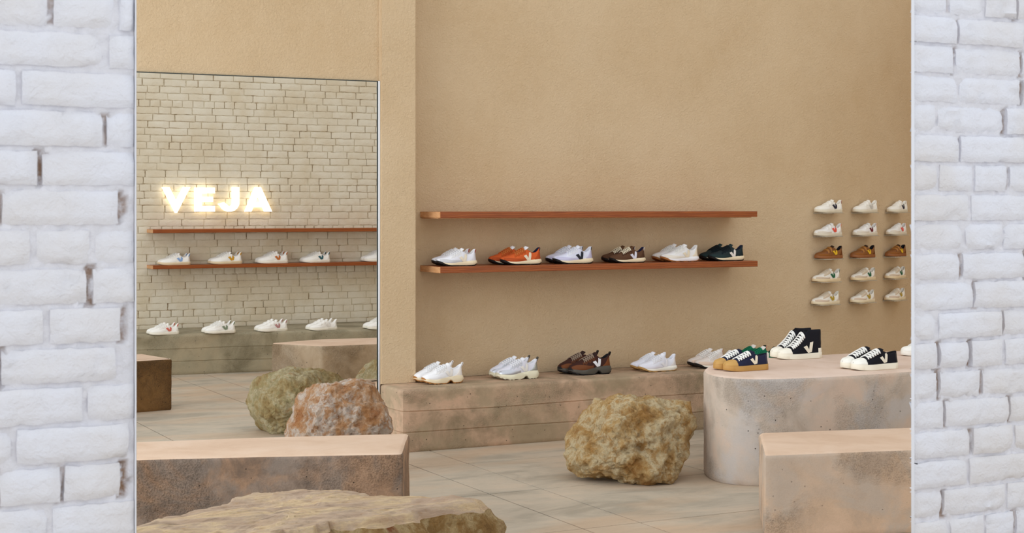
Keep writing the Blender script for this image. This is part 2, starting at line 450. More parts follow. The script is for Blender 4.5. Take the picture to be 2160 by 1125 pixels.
# ---- painted brick piers in front; mirror between them left open, reflection built solid behind
def front_bricks(name, label, x0, x1, edge_side, seed):
    rnd = random.Random(seed)
    P = 0.0725
    if edge_side == 'right':       # opening lies to the right (left pier)
        core = [(x0, YF + 0.02), (x1 - 0.004, YF + 0.02), (x1 - 0.004, YF + 0.16), (x0, YF + 0.16)]
    else:
        core = [(x0 + 0.012, YF + 0.02), (x1, YF + 0.02), (x1, YF + 0.24), (x0 + 0.42, YF + 0.24)]
    z1 = P * 41
    wall = prism(name, core, 0, z1, M['mortar_white'], angle=None)
    tag(wall, label, None, None, 'structure')
    rows = []
    for r in range(41):
        zc = (r + 0.5) * P
        hdr = (r % 6 == (2 if seed < 5 else 4))
        x = x0 + rnd.uniform(-0.18, 0.0) if edge_side == 'right' else x0
        row = []
        first = True
        while x < x1 - 0.002:
            Lb = (0.098 if hdr else 0.206) + rnd.uniform(-0.012, 0.012)
            if not hdr and rnd.random() < 0.12: Lb = 0.12 + rnd.uniform(-.01, .02)
            if edge_side != 'right' and first:
                Lb = rnd.uniform(0.05, 0.2); first = False
            a, b = max(x, x0), min(x + Lb, x1)
            if b - a > 0.022: row.append((a, b))
            x += Lb + rnd.uniform(0.008, 0.014)
        rows.append((zc, row))
    perps = []
    for (zc, row) in rows:
        for (a, b) in row:
            if b < x1 - 0.001 and rnd.random() < 0.42:
                perps.append((b + 0.006, zc, rnd.uniform(0.5, 1.0)))
    for (zc, row) in rows:
        for (a, b) in row:
            w = b - a
            hh = P - rnd.uniform(0.008, 0.012)
            nx_, nz_ = max(4, int(w / 0.012)), 6
            proud = rnd.uniform(-0.006, 0.0005)
            tilt = rnd.uniform(-0.010, 0.010)
            rough = rnd.random()
            chip = [rnd.choice((0, 0.002, 0.004, 0.009)) for _ in range(4)]
            so = rnd.uniform(0, 100)
            verts, faces = [], []
            for i in range(nx_ + 1):
                for j in range(nz_ + 1):
                    u, v = i / nx_, j / nz_
                    X = a + u * w; Z = zc - hh / 2 + v * hh
                    e = min(u * w, (1 - u) * w, v * hh, (1 - v) * hh)
                    nse = noise.noise(Vector((X * 18 + so, Z * 18, so)))
                    n2 = noise.noise(Vector((X * 55 + so, Z * 55, so)))
                    # worn outline and soft arris
                    if j in (0, nz_): Z += n2 * 0.0034
                    if i in (0, nx_) and not (edge_side == 'right' and b >= x1 - 0.001) and not (edge_side != 'right' and i == 0 and a <= x0 + 0.001): X += n2 * 0.0025
                    ed = max(0.0, 1 - e / 0.007)
                    yy = YF + proud + tilt * (u - 0.5) * w * 2 + nse * 0.0025 + (n2 * 0.010 * smooth(0.0, 0.4, nse) if rough > 0.45 else n2 * 0.0012)
                    yy += 0.006 * ed * ed
                    cu, cv = min(u, 1 - u) * w, min(v, 1 - v) * hh
                    if cu < 0.03 and cv < 0.02:
                        yy += chip[(1 if u > 0.5 else 0) + (2 if v > 0.5 else 0)] * (1 - cu / 0.03) * (1 - cv / 0.02)
                    verts.append((X, yy, Z))
            nv = nz_ + 1
            for i in range(nx_):
                for j in range(nz_):
                    faces.append((i * nv + j, (i + 1) * nv + j, (i + 1) * nv + j + 1, i * nv + j + 1))
            # returns into the joint
            ring = [i * nv for i in range(nx_ + 1)] + [nx_ * nv + j for j in range(1, nv)] + \
                   [i * nv + nz_ for i in range(nx_ - 1, -1, -1)] + [j for j in range(nz_ - 1, 0, -1)]
            base = len(verts)
            for k in ring:
                p = verts[k]; verts.append((p[0] + (0.045 if edge_side != 'right' and p[0] < x0 + 0.003 else 0.0), YF + 0.03, p[2]))
            m = len(ring)
            for k in range(m):
                faces.append((ring[(k + 1) % m], ring[k], base + k, base + (k + 1) % m))
            mesh_obj('brick', verts, faces, M['brick_white'], wall, 50)
    # lumpy mortar
    st = 0.0085
    ncx, ncz = int((x1 - x0) / st), int(z1 / st)
    verts, faces, stain = [], [], []
    for i in range(ncx + 1):
        for j in range(ncz + 1):
            X = x0 + (x1 - x0) * i / ncx; Z = z1 * j / ncz
            q = noise.fractal(Vector((X * 40, Z * 40, seed)), 1.0, 2.0, 3)
            yy = YF + 0.0065 + q * 0.0045
            s_ = 0.0
            rr = int(Z / P)
            for (px, pz, pk) in perps_by_row(perps, rr, P):
                wg = 0.007 * noise.noise(Vector((px * 9, Z * 34, 1.5)))
                if abs(X - px + 0.006 * q + wg) < 0.0045 + 0.004 * pk and abs(Z - pz) < 0.022 + 0.014 * pk:
                    s_ = max(s_, pk); yy += 0.012 * pk
            stain.append(s_)
            verts.append((X, min(yy, YF + 0.019), Z))
    nv = ncz + 1
    for i in range(ncx):
        for j in range(ncz):
            faces.append((i * nv + j, (i + 1) * nv + j, (i + 1) * nv + j + 1, i * nv + j + 1))
    mo = mesh_obj('mortar', verts, faces, M['mortar_white'], wall, 180)
    at = mo.data.attributes.new('stain', 'FLOAT', 'POINT')
    at.data.foreach_set('value', stain)
    mo['kind'] = 'stuff'
    _pc.clear()
    return wall
_pc = {}
def perps_by_row(perps, rr, P):
    if not _pc:
        for p in perps: _pc.setdefault(int(p[1] / P), []).append(p)
        _pc.setdefault(-1, [])
    return _pc.get(rr, ()) 
front_bricks('wall_front_left', 'white painted brick pier close by at the left side of the view', -0.08, 0.697, 'right', 3)
front_bricks('wall_front_right', 'white painted brick pier close by at the right side of the view', 2.583, 3.5, 'left', 8)
o = bm_obj('trim_3', box_bm(0.6975, 0.7005, YF - 0.004, YF + 0.02, 0.0, 2.95, 0.001, 1), M['steel'], angle=None)
tag(o, 'thin polished edge strip on the left brick pier', None, None, 'structure')
o = prism('trim_4', [(2.572, YF - 0.003), (2.582, YF - 0.003), (2.588, YF + 0.006), (2.580, YF + 0.006)], 0.0, 2.95, M['steel'], angle=None)
tag(o, 'thin polished edge strip on the right brick pier', None, None, 'structure')

# ---- far white brick wall, the front wall reflected and built solid
def far_bricks():
    rnd = random.Random(21)
    P = 0.0686
    X0, X1 = 2.2, 7.4
    wall = bm_obj('wall_far', box_bm(X0, X1, YV + 0.012, YV + 0.12, 0, WALLTOP), M['mortar_mirror_tint'], angle=None)
    tag(wall, 'white brick wall with cream mirror tint behind the glowing sign', None, None, 'structure')
    variants = []
    for k in range(10):
        r2 = random.Random(100 + k)
        bm = bmesh.new()
        nx_, nz_ = 4, 2
        g = []
        for i in range(nx_ + 1):
            for j in range(nz_ + 1):
                u, v = i / nx_ - 0.5, j / nz_ - 0.5
                e = 1.0 if (i in (0, nx_) or j in (0, nz_)) else 0.0
                g.append(bm.verts.new((u + r2.uniform(-.012, .012) * e, 0.004 * e + r2.uniform(-.0016, .0016), v + r2.uniform(-.05, .05) * e)))
        nv = nz_ + 1
        for i in range(nx_):
            for j in range(nz_):
                bm.faces.new((g[i * nv + j], g[(i + 1) * nv + j], g[(i + 1) * nv + j + 1], g[i * nv + j + 1]))
        be = [e for e in bm.edges if e.is_boundary]
        r_ = bmesh.ops.extrude_edge_only(bm, edges=be)
        for v in r_['geom']:
            if isinstance(v, bmesh.types.BMVert): v.co.y = 0.022
        me = bpy.data.meshes.new('brick')
        bmesh.ops.recalc_face_normals(bm, faces=bm.faces)
        bm.to_mesh(me); bm.free(); me.shade_smooth(); me.set_sharp_from_angle(angle=math.radians(50))
        me.materials.append(M['brick_mirror_tint'])
        variants.append(me)
    spots, perps = [], []
    for r in range(int(WALLTOP / P)):
        zc = (r + 0.5) * P
        hdr = r % 6 == 1
        x = X0 - rnd.uniform(0, 0.2)
        while x < X1:
            Lb = (0.098 if hdr else 0.203) + rnd.uniform(-0.012, 0.012)
            if not hdr and rnd.random() < 0.1: Lb = 0.11
            a, b = max(x, X0), min(x + Lb, X1)
            if b - a > 0.03:
                vis = 0.4 < zc < 3.0 and 0.227 * YV - 0.15 < (a + b) / 2 < 0.415 * YV + 0.1
                spots.append((0 if vis else 1, depth_of(((a + b) / 2, YV)), a, b, zc, rnd.uniform(0.0585, 0.063),
                              rnd.uniform(-0.006, -0.001), rnd.randrange(10), rnd.uniform(-.012, .012)))
            if rnd.random() < 0.4: perps.append((b + 0.005, zc, rnd.uniform(0.4, 1.0)))
            x += Lb + rnd.uniform(0.007, 0.012)
    spots.sort(key=lambda s: s[:2])
    bmr = bmesh.new()
    for k, (vis, dd, a, b, zc, hh, pr, vi, rt) in enumerate(spots):
        mtx = Matrix.Translation(((a + b) / 2, YV + pr, zc)) @ Matrix.Rotation(rt, 4, 'Y') @ Matrix.Diagonal((b - a, 1, hh, 1))
        if k < 300:
            o = bpy.data.objects.new('brick', variants[vi])
            COL.objects.link(o); o.parent = wall
            o.matrix_basis = mtx
        else:
            n0 = len(bmr.verts)
            bmr.from_mesh(variants[vi])
            bmr.verts.ensure_lookup_table()
            bmesh.ops.transform(bmr, matrix=mtx, verts=bmr.verts[n0:])
    me = bpy.data.meshes.new('brick_rest'); bmr.to_mesh(me); bmr.free()
    me.shade_smooth(); me.set_sharp_from_angle(angle=math.radians(50))
    me.materials.append(M['brick_mirror_tint'])
    o = bpy.data.objects.new('brick_courses', me); COL.objects.link(o); o.parent = wall; o['kind'] = 'stuff'
    # mortar bed
    st = 0.014
    ncx, ncz = int((X1 - X0) / st), int(WALLTOP / st)
    rows = {}
    for p in perps: rows.setdefault(int(p[1] / P), []).append(p)
    verts, faces, stain = [], [], []
    for j in range(ncz + 1):
        Z = WALLTOP * j / ncz
        rr = rows.get(int(Z / P), ())
        col = [0.0] * (ncx + 1)
        for (px, pz, pk) in rr:
            i0 = int((px - X0) / st)
            for i in (i0, i0 + 1):
                if 0 <= i <= ncx: col[i] = pk
        for i in range(ncx + 1):
            X = X0 + (X1 - X0) * i / ncx
            q = noise.noise(Vector((X * 30, Z * 30, 5.5)))
            q2 = noise.noise(Vector((X * 2.2, Z * 2.2, 9.5)))
            s_ = max(col[i], 0.35 * smooth(0.2, 0.5, q2 + 0.35 * q))
            stain.append(s_)
            verts.append((X, min(YV + 0.0055 + q * 0.0025 + 0.008 * col[i], YV + 0.0155), Z))
    nv = ncx + 1
    for j in range(ncz):
        for i in range(ncx):
            faces.append((j * nv + i, j * nv + i + 1, (j + 1) * nv + i + 1, (j + 1) * nv + i))
    mo = mesh_obj('mortar', verts, faces, M['mortar_mirror_tint'], wall, 180)
    at = mo.data.attributes.new('stain', 'FLOAT', 'POINT'); at.data.foreach_set('value', stain)
    mo['kind'] = 'stuff'
far_bricks()

# ------------------------------------------------------------------ concrete benches, blocks, podium
def resample(poly, corner_r, step):
    """rounded corners and even spacing for a closed plan"""
    out = []
    n = len(poly)
    for i in range(n):
        p0, p1, p2 = Vector(poly[i - 1][:2]), Vector(poly[i][:2]), Vector(poly[(i + 1) % n][:2])
        r = poly[i][2] if len(poly[i]) > 2 else corner_r
        d0, d1 = (p0 - p1), (p2 - p1)
        r0 = min(r, d0.length * 0.45, d1.length * 0.45)
        a, b = p1 + d0.normalized() * r0, p1 + d1.normalized() * r0
        k = max(2, int(r0 * 1.6 / step))
        for q in range(k + 1):
            u = q / k
            out.append(a * (1 - u) ** 2 + p1 * 2 * u * (1 - u) + b * u * u)
    fin = []
    m = len(out)
    for i in range(m):
        a, b = out[i], out[(i + 1) % m]
        L = (b - a).length
        if L < 1e-6: continue
        k = max(1, int(L / step))
        for q in range(k): fin.append(a.lerp(b, q / k))
    return fin
def concrete(name, label, cat, plan, h, side_mat, top_mat, corner=0.03, edge=0.02, joints=(), seed=0, jit=0.0025, group=None, parts=('body', 'top_face'), step=0.04):
    pts = resample(plan, corner, step)
    n = len(pts)
    area_ = sum(pts[i].x * pts[(i + 1) % n].y - pts[(i + 1) % n].x * pts[i].y for i in range(n))
    if area_ < 0: pts = pts[::-1]
    nrm = []
    for i in range(n):
        t_ = (pts[(i + 1) % n] - pts[i - 1]).normalized()
        nrm.append(Vector((t_.y, -t_.x)))
    levels = [(0.0, 0.006), (0.012, 0.0)]
    z = 0.03
    while z < h - edge - 0.01:
        levels.append((z, 0.0)); z += 0.03
    for jz in joints:
        levels = [l for l in levels if abs(l[0] - jz) > 0.012]
        levels += [(jz - 0.007, 0.0), (jz - 0.002, 0.004), (jz + 0.002, 0.003), (jz + 0.006, -0.002)]
    levels.sort()
    levels += [(h - edge, 0.0), (h - edge * 0.6, edge * 0.08), (h - edge * 0.3, edge * 0.29)]
    top_levels = [(h - edge * 0.3, edge * 0.29), (h - edge * 0.08, edge * 0.62), (h, edge * 1.05)]
    root = empty(name, (0, 0, 0))
    c = sum(pts, Vector((0, 0))) / n
    root.location = (c.x, c.y, 0)
    tag(root, label, cat, group)
    def build(lv, cap, nm, mat):
        verts, faces = [], []
        for (zz, ins) in lv:
            for i in range(n):
                q = noise.fractal(Vector((pts[i].x * 9, pts[i].y * 9, zz * 9 + seed)), 1.0, 2.0, 3) * jit
                zz2 = zz
                for jz in joints:      # board lines wander a little
                    if abs(zz - jz) < 0.02:
                        zz2 = zz + noise.noise(Vector((pts[i].x * 1.3 + jz * 30, pts[i].y * 1.3, seed))) * 0.01
                p = pts[i] - nrm[i] * (ins + (q if zz < h - edge * 0.5 else q * 0.4))
                verts.append((p.x - c.x, p.y - c.y, zz2))
        for k in range(len(lv) - 1):
            for i in range(n):
                a, b = k * n + i, k * n + (i + 1) % n
                faces.append((a, b, b + n, a + n))
        if cap: faces.append(tuple((len(lv) - 1) * n + i for i in range(n)))
        else: faces.append(tuple(i for i in range(n))[::-1])
        return mesh_obj(nm, verts, faces, mat, root, 35)
    build(levels, False, parts[0], side_mat)
    build(top_levels, True, parts[1], top_mat)
    return root

BH = 0.40
concrete('concrete_bench', 'long board-formed concrete bench below the two wooden shelves on the beige wall', 'bench',
         [(PX0 + 0.004, 9.10, 0.05), (7.25, 9.10), (7.25, 9.652, 0.01), (PX0 + 0.004, 9.652, 0.004)],
         BH, M['conc_bench'], M['conc_bench'], 0.02, 0.02, (0.125, 0.255), 1, 0.0022)
concrete('bench_mirror_image', 'mirror image of the grey concrete bench end, built solid behind the pilaster', 'bench',
         [(PX0 + 0.004, 9.661, 0.004), (4.10, 9.661, 0.004), (4.10, 9.80, 0.01), (PX0 + 0.004, 9.80, 0.03)], BH, M['conc_bench'], M['conc_bench'], 0.01, 0.02, (0.125, 0.255), 1, 0.0015)  # reflection of the bench end, built as solid concrete
L_PLAN = [(2.879, 6.757, 0.03), (3.168, 7.345, 0.03), (2.47, 7.559, 0.1), (1.85, 7.70, 0.1), (1.0, 7.80, 0.03), (0.75, 7.30, 0.03), (1.725, 7.166, 0.1), (2.281, 6.983, 0.1)]
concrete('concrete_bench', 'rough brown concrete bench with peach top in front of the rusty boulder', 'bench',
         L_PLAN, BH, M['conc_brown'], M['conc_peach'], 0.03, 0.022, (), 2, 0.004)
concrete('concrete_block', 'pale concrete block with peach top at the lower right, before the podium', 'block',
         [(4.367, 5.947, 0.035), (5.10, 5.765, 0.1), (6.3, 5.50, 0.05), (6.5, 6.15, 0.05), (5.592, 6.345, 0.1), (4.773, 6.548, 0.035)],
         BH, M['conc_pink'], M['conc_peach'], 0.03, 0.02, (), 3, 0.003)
PH = 0.605
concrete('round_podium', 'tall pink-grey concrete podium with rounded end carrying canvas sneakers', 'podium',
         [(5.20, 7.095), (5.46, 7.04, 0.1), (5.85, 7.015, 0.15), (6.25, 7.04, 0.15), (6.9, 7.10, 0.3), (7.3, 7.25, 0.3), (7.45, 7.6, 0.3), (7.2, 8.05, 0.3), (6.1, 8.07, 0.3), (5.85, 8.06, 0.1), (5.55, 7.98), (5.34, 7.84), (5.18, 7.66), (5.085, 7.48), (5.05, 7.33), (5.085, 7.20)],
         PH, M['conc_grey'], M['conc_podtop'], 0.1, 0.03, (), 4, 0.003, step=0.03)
# reflections in the tall mirror, built as solid concrete
concrete('concrete_block', 'shade-brown concrete block with peach top, solid mirror image at far left', 'block',
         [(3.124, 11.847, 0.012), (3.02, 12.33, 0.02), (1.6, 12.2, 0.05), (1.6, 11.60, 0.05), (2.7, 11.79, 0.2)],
         0.395, M['conc_shade_umber'], M['conc_peach'], 0.02, 0.02, (), 5, 0.004)
concrete('concrete_block', 'brown faced concrete block with silvery end, solid mirror image behind the boulders', 'block',
         [(4.512, 12.321, 0.02), (5.016, 12.292, 0.05), (6.2, 12.4, 0.05), (6.2, 12.95, 0.05), (5.2, 12.86, 0.1), (4.7, 12.93, 0.1), (4.213, 12.754, 0.03)],
         BH, M['conc_ochre'], M['conc_peach'], 0.02, 0.02, (), 6, 0.003)
concrete('concrete_bench', 'long grey board-formed concrete bench below the glowing sign', 'bench',
         [(2.4, 14.30), (3.35, 14.33), (4.64, 14.22, 0.3), (5.6, 14.02, 0.3), (7.2, 13.8), (7.2, 15.08), (2.4, 15.08)],
         0.375, M['conc_far'], M['conc_far'], 0.03, 0.025, (0.12, 0.245), 7, 0.004)

# ------------------------------------------------------------------ wooden shelves
def shelf(label, x0, x1, y0, y1, z0, z1, wav, seed, strip=False):
    root = empty('wooden_shelf', (x0, y1, z0))
    tag(root, label, 'shelf', 'long wooden wall shelves')
    n = 60
    verts, faces = [], []
    for i in range(n + 1):
        u = i / n; x = (x1 - x0) * u
        yf = y0 - y1 + wav * noise.noise(Vector((x * 0.9, seed, 0)))
        b = 0.002
        for (yy, zz) in ((0, 0), (yf + b, 0), (yf, b), (yf, z1 - z0 - b), (yf + b, z1 - z0), (0, z1 - z0)):
            verts.append((x, yy, zz))
    for i in range(n):
        for j in range(6):
            a, b2 = i * 6 + j, i * 6 + (j + 1) % 6
            faces.append((a, a + 6, b2 + 6, b2))
    faces += [tuple(range(6))[::-1], tuple(n * 6 + j for j in range(6))]
    pk = mesh_obj('plank', verts, faces, M['wood'], root, 40)
    t = bm_obj('end_cap', box_bm(-0.002, 0.0, y0 - y1 + 0.004, -0.001, 0.001, z1 - z0 - 0.001), M['wood_end'], pk, None)
    if strip:
        bm_obj('batten', box_bm(0.01, x1 - x0 - 0.01, y0 - y1 + 0.06, -0.002, -0.006, 0.0), M['wood_end'], pk, None)
    return root
SH1, SH0 = 1.529, 1.166
shelf('upper reddish wooden shelf on the beige wall, empty', 4.245, 6.79, 9.33, YW - 0.001, 1.488, SH1, 0.006, 1.0, True)
shelf('lower reddish wooden shelf on the beige wall carrying six pairs of running shoes', 4.245, 6.79, 9.33, YW - 0.001, 1.124, SH0, 0.010, 2.0)
FS0, FS1 = 0.998, 1.345
shelf('upper wooden shelf right below the glowing sign, empty', 3.735, 7.0, 14.86, YV - 0.001, FS1 - 0.035, FS1, 0.02, 3.0)
shelf('lower wooden shelf under the glowing sign carrying white sneakers', 3.735, 7.0, 14.86, YV - 0.001, FS0 - 0.035, FS0, 0.02, 4.0)

# ------------------------------------------------------------------ glowing sign
def sign():
    root = empty('neon_sign', on_y(457, 446, YV - 0.04))
    tag(root, 'glowing white VEJA letters on the cream-tinted brick wall', 'sign')
    k = depth_of(on_y(457, 420, YV - 0.05)) / F / 0.985
    def pt(px, py):
        p = on_y(px, py, YV - 0.05)
        return (p.x, p.z)
    W0 = 14.0
    V = [(342, 395), (357, 395), (371.5, 424), (386.5, 395), (401, 395), (373, 449.5), (370, 449.5)]
    Ee = [(411, 396), (453, 396), (453, 408), (425, 408), (425, 415), (449, 415), (449, 426.5), (425, 426.5), (425, 434.5), (453, 434.5), (453, 446.5), (411, 446.5)]
    J = [(490, 395), (504.5, 395), (504.5, 430)]
    cxj, cyj = 484.0, 427.0
    for i in range(1, 9):
        a = math.radians(i * 155 / 8)
        J.append((cxj + 20.5 * math.cos(a), cyj + 20.0 * math.sin(a)))
    J += [(460.5, 430.5), (472.5, 427)]
    for i in range(7, -1, -1):
        a = math.radians(8 + i * 130 / 8)
        J.append((cxj + 6.5 * math.cos(a), cyj + 7.5 * math.sin(a)))
    A = [(538, 395), (550, 395), (573.5, 446.5), (558, 446.5), (554, 437.5), (534, 437.5), (530, 446.5), (516.5, 446.5)]
    Ahole = [(544, 413), (549.5, 426.5), (538.5, 426.5)]
    for nm, poly, hole in (('letter_v', V, None), ('letter_e', Ee, None), ('letter_j', J, None), ('letter_a', A, Ahole)):
        bm = bmesh.new()
        def loop(pl):
            vv = [bm.verts.new((pt(*q)[0] - root.location.x, -0.02, pt(*q)[1] - root.location.z)) for q in pl]
            return [bm.edges.new((vv[i], vv[(i + 1) % len(vv)])) for i in range(len(vv))]
        es = loop(poly)
        if hole: es += loop(hole)
        bmesh.ops.triangle_fill(bm, use_beauty=True, edges=es)
        r_ = bmesh.ops.extrude_face_region(bm, geom=list(bm.faces))
        for g in r_['geom']:
            if isinstance(g, bmesh.types.BMVert): g.co.y += 0.035
        bm_obj(nm, bm, M['neon'], root, None)
sign()

# ------------------------------------------------------------------ boulders
RIGHT, FWD = Vector((CT, -ST, 0)), Vector((ST, CT, 0))
def rock(name, label, outline, zc, dhalf, mats, seed, sub=6, amp=0.03, p=3.0, tilt=0.0, facet=0.03, bottom=None, tgroup=None, lean=0.0, crag=0.011):
    """outline in picture pixels, at camera depth zc; thickness dhalf along the view"""
    k = zc / F
    xs = [q[0] for q in outline]; ys = [q[1] for q in outline]
    cxp, cyp = (min(xs) + max(xs)) / 2, (min(ys) + max(ys)) / 2
    polar = sorted((math.atan2(-(y - cyp), x - cxp), math.hypot(x - cxp, y - cyp) * k) for x, y in outline)
    tab = [(a - 2 * math.pi, r) for a, r in polar] + polar + [(a + 2 * math.pi, r) for a, r in polar]
    def R(phi):
        for i in range(len(tab) - 1):
            if tab[i][0] <= phi <= tab[i + 1][0]:
                u = (phi - tab[i][0]) / max(1e-6, tab[i + 1][0] - tab[i][0])
                return lerp(tab[i][1], tab[i + 1][1], u)
        return tab[0][1]
    d = ray(cxp, cyp)
    cen = Vector((d[0], d[1], d[2])) * zc + Vector((0, 0, H))
    bm = bmesh.new()
    bmesh.ops.create_icosphere(bm, subdivisions=sub, radius=1.0)
    rp = random.Random(seed)
    planes = []
    for i in range(12):            # chiselled facets towards the viewer side and the top
        a_ = rp.uniform(-1.1, 1.1); e_ = rp.uniform(-0.6, 0.9)
        pn = (RIGHT * math.sin(a_) * math.cos(e_) - FWD * math.cos(a_) * math.cos(e_) + Vector((0, 0, math.sin(e_)))).normalized()
        planes.append((pn, dhalf * rp.uniform(0.76, 1.05)))
    zmin = 9
    for v in bm.verts:
        du, dv, dd = v.co.x, v.co.z, v.co.y
        rho = math.hypot(du, dv)
        kk = (rho ** p + abs(dd) ** p) ** (-1.0 / p)
        phi = math.atan2(dv, du)
        r = R(phi) * kk
        loc = RIGHT * (du * r) + Vector((0, 0, dv * r)) + FWD * (dd * kk * dhalf + lean * dv * r)
        for (pn, pd) in planes:
            ex = loc.dot(pn) - pd
            if ex > 0: loc -= pn * ex * 0.92
        q = loc * 3.2 + Vector((seed, seed * 2, 0))
        f1 = noise.fractal(q, 0.85, 2.2, 6)
        rid = noise.ridged_multi_fractal(q * 0.9, 0.85, 2.2, 6, 1.0, 2.0) - 1.1
        turb = abs(noise.fractal(q * 2.3, 0.8, 2.2, 5))
        off = amp * (f1 * 0.7 + rid * 0.40) - facet * turb * 0.9
        cr = noise.ridged_multi_fractal(q * 2.6, 0.8, 2.2, 5, 1.0, 2.0) - 1.0
        off += crag * cr + 0.012 * noise.fractal(q * 7, 0.6, 2.2, 4)
        nrm = (RIGHT * du + Vector((0, 0, dv)) + FWD * dd).normalized()
        loc += nrm * off * (0.55 + 0.45 * abs(dd))
        v.co = loc
    ztarget = 0.0
    for v in bm.verts:
        zw = v.co.z + cen.z
        if zw < 0.012: zw = max(zw, -0.0) * 0.5 + 0.004 if zw > 0 else 0.004 * 0.5 + 0.002
        v.co.z = zw
        zmin = min(zmin, zw)
    for v in bm.verts: v.co.z -= zmin
    o = bm_obj(name, bm, mats[0], None, 180)
    o.location = (cen.x, cen.y, 0)
    tag(o, label, 'rock', tgroup)
    return o
B1 = [(1187, 932), (1193, 877), (1221, 858), (1279, 847), (1348, 840), (1405, 838), (1428, 841), (1463, 847), (1474, 885), (1470, 910), (1459, 924),
      (1456, 953), (1445, 971), (1409, 1011), (1384, 1016), (1340, 1015), (1297, 1011), (1276, 1006), (1243, 1002), (1214, 1004), (1198, 990), (1190, 957)]
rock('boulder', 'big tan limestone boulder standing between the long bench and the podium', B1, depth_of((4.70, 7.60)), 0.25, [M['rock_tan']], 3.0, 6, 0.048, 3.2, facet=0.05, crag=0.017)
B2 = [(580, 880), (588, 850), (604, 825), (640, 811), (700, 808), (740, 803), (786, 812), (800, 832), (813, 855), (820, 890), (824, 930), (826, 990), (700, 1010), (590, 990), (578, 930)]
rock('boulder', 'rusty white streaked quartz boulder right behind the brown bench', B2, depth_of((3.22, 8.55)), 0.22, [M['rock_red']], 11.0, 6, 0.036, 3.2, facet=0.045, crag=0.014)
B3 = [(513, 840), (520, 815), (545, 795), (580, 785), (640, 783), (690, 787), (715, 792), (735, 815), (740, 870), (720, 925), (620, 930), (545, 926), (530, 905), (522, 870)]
rock('boulder', 'greenish mirror image of the rusty boulder, built solid behind it', B3, depth_of((3.55, 10.32)), 0.26, [M['rock_mirror_tint']], 23.0, 6, 0.036, 3.4, facet=0.03, crag=0.014)  # the rusty boulder's reflection, built as a second solid rock
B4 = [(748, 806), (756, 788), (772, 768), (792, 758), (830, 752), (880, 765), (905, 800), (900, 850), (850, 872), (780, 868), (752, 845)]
rock('boulder', 'small pale boulder half hidden at the right edge of the tall mirror', B4, depth_of((4.70, 11.45)), 0.26, [M['rock_mirror_tint']], 31.0, 5, 0.025, 3.0, facet=0.03)

def slab_rock():
    plan = [(1.0, 6.0), (1.48, 6.15), (1.9, 6.42), (2.14, 6.54), (2.62, 6.36), (3.0, 6.18), (3.0, 6.05), (2.90, 5.98),
            (2.6, 5.94), (2.2, 5.88), (1.96, 5.80), (1.5, 5.66), (1.0, 5.58), (0.8, 5.8)]
    c = Vector((2.1, 6.12))
    polar = sorted((math.atan2(q[1] - c.y, q[0] - c.x), math.hypot(q[0] - c.x, q[1] - c.y)) for q in plan)
    tab = [(a - 2 * math.pi, r) for a, r in polar] + polar + [(a + 2 * math.pi, r) for a, r in polar]
    def R(phi):
        for i in range(len(tab) - 1):
            if tab[i][0] <= phi <= tab[i + 1][0]:
                u = (phi - tab[i][0]) / max(1e-6, tab[i + 1][0] - tab[i][0])
                return lerp(tab[i][1], tab[i + 1][1], u)
        return 1
    na, nr, nh = 260, 46, 18
    HT = 0.305
    root = empty('flat_rock', (c.x, c.y, 0))
    tag(root, 'flat layered sandstone slab lying lowest in the view before the brown bench', 'rock')
    def top_z(x, y, e):
        q = Vector((x * 2.0, y * 4.5, 1.7))
        terr = noise.fractal(q, 1.0, 2.0, 4)
        step_ = math.floor(terr * 4.0 + 0.5) / 4.0
        z = HT + 0.012 * terr + 0.020 * step_ - 0.01 * smooth(2.6, 1.2, x) + 0.004 * noise.fractal(q * 6, 1, 2, 3)
        z -= 0.035 * smooth(0.93, 1.0, e)
        z -= 0.05 * smooth(2.80, 3.05, x) + 0.03 * smooth(1.6, 1.0, x)
        return z
    verts, faces = [(0, 0, top_z(c.x, c.y, 0))], []
    edge_r = []
    for i in range(na):
        phi = -math.pi + 2 * math.pi * i / na
        w = noise.fractal(Vector((math.cos(phi) * 4, math.sin(phi) * 4, 3.3)), 0.8, 2.1, 5) * 0.03
        edge_r.append(R(phi) + w)
    for k in range(1, nr + 1):
        e = (k / nr) ** 0.8
        for i in range(na):
            phi = -math.pi + 2 * math.pi * i / na
            x, y = c.x + math.cos(phi) * edge_r[i] * e, c.y + math.sin(phi) * edge_r[i] * e
            verts.append((x - c.x, y - c.y, top_z(x, y, e)))
    for i in range(na): faces.append((0, 1 + i, 1 + (i + 1) % na))
    for k in range(nr - 1):
        for i in range(na):
            a, b = 1 + k * na + i, 1 + k * na + (i + 1) % na
            faces.append((a, a + na, b + na, b))
    mesh_obj('top_layer', verts, faces, M['rock_slabtop'], root, 180)
    rim = verts[1 + (nr - 1) * na:]
    v2, f2 = list(rim), []
    for k in range(1, nh + 1):
        u = k / nh
        for i in range(na):
            phi = -math.pi + 2 * math.pi * i / na
            x0, y0, z0 = rim[i]
            bul = 0.07 * math.sin(min(1.0, u * 1.3) * math.pi) - 0.05 * u * u
            q = Vector((math.cos(phi) * 6, math.sin(phi) * 6, u * 3.0))
            bul += 0.030 * noise.fractal(q, 0.7, 2.1, 5) * min(1, u * 4) - 0.012 * abs(noise.noise(Vector((phi * 3, u * 9, 2))))
            rr = math.hypot(x0, y0)
            s_ = (rr + bul) / rr
            v2.append((x0 * s_, y0 * s_, z0 * (1 - u)))
    for k in range(nh):
        for i in range(na):
            a, b = k * na + i, k * na + (i + 1) % na
            f2.append((a, a + na, b + na, b))
    mesh_obj('split_side', v2, f2, M['rock_slabside'], root, 180)
slab_rock()

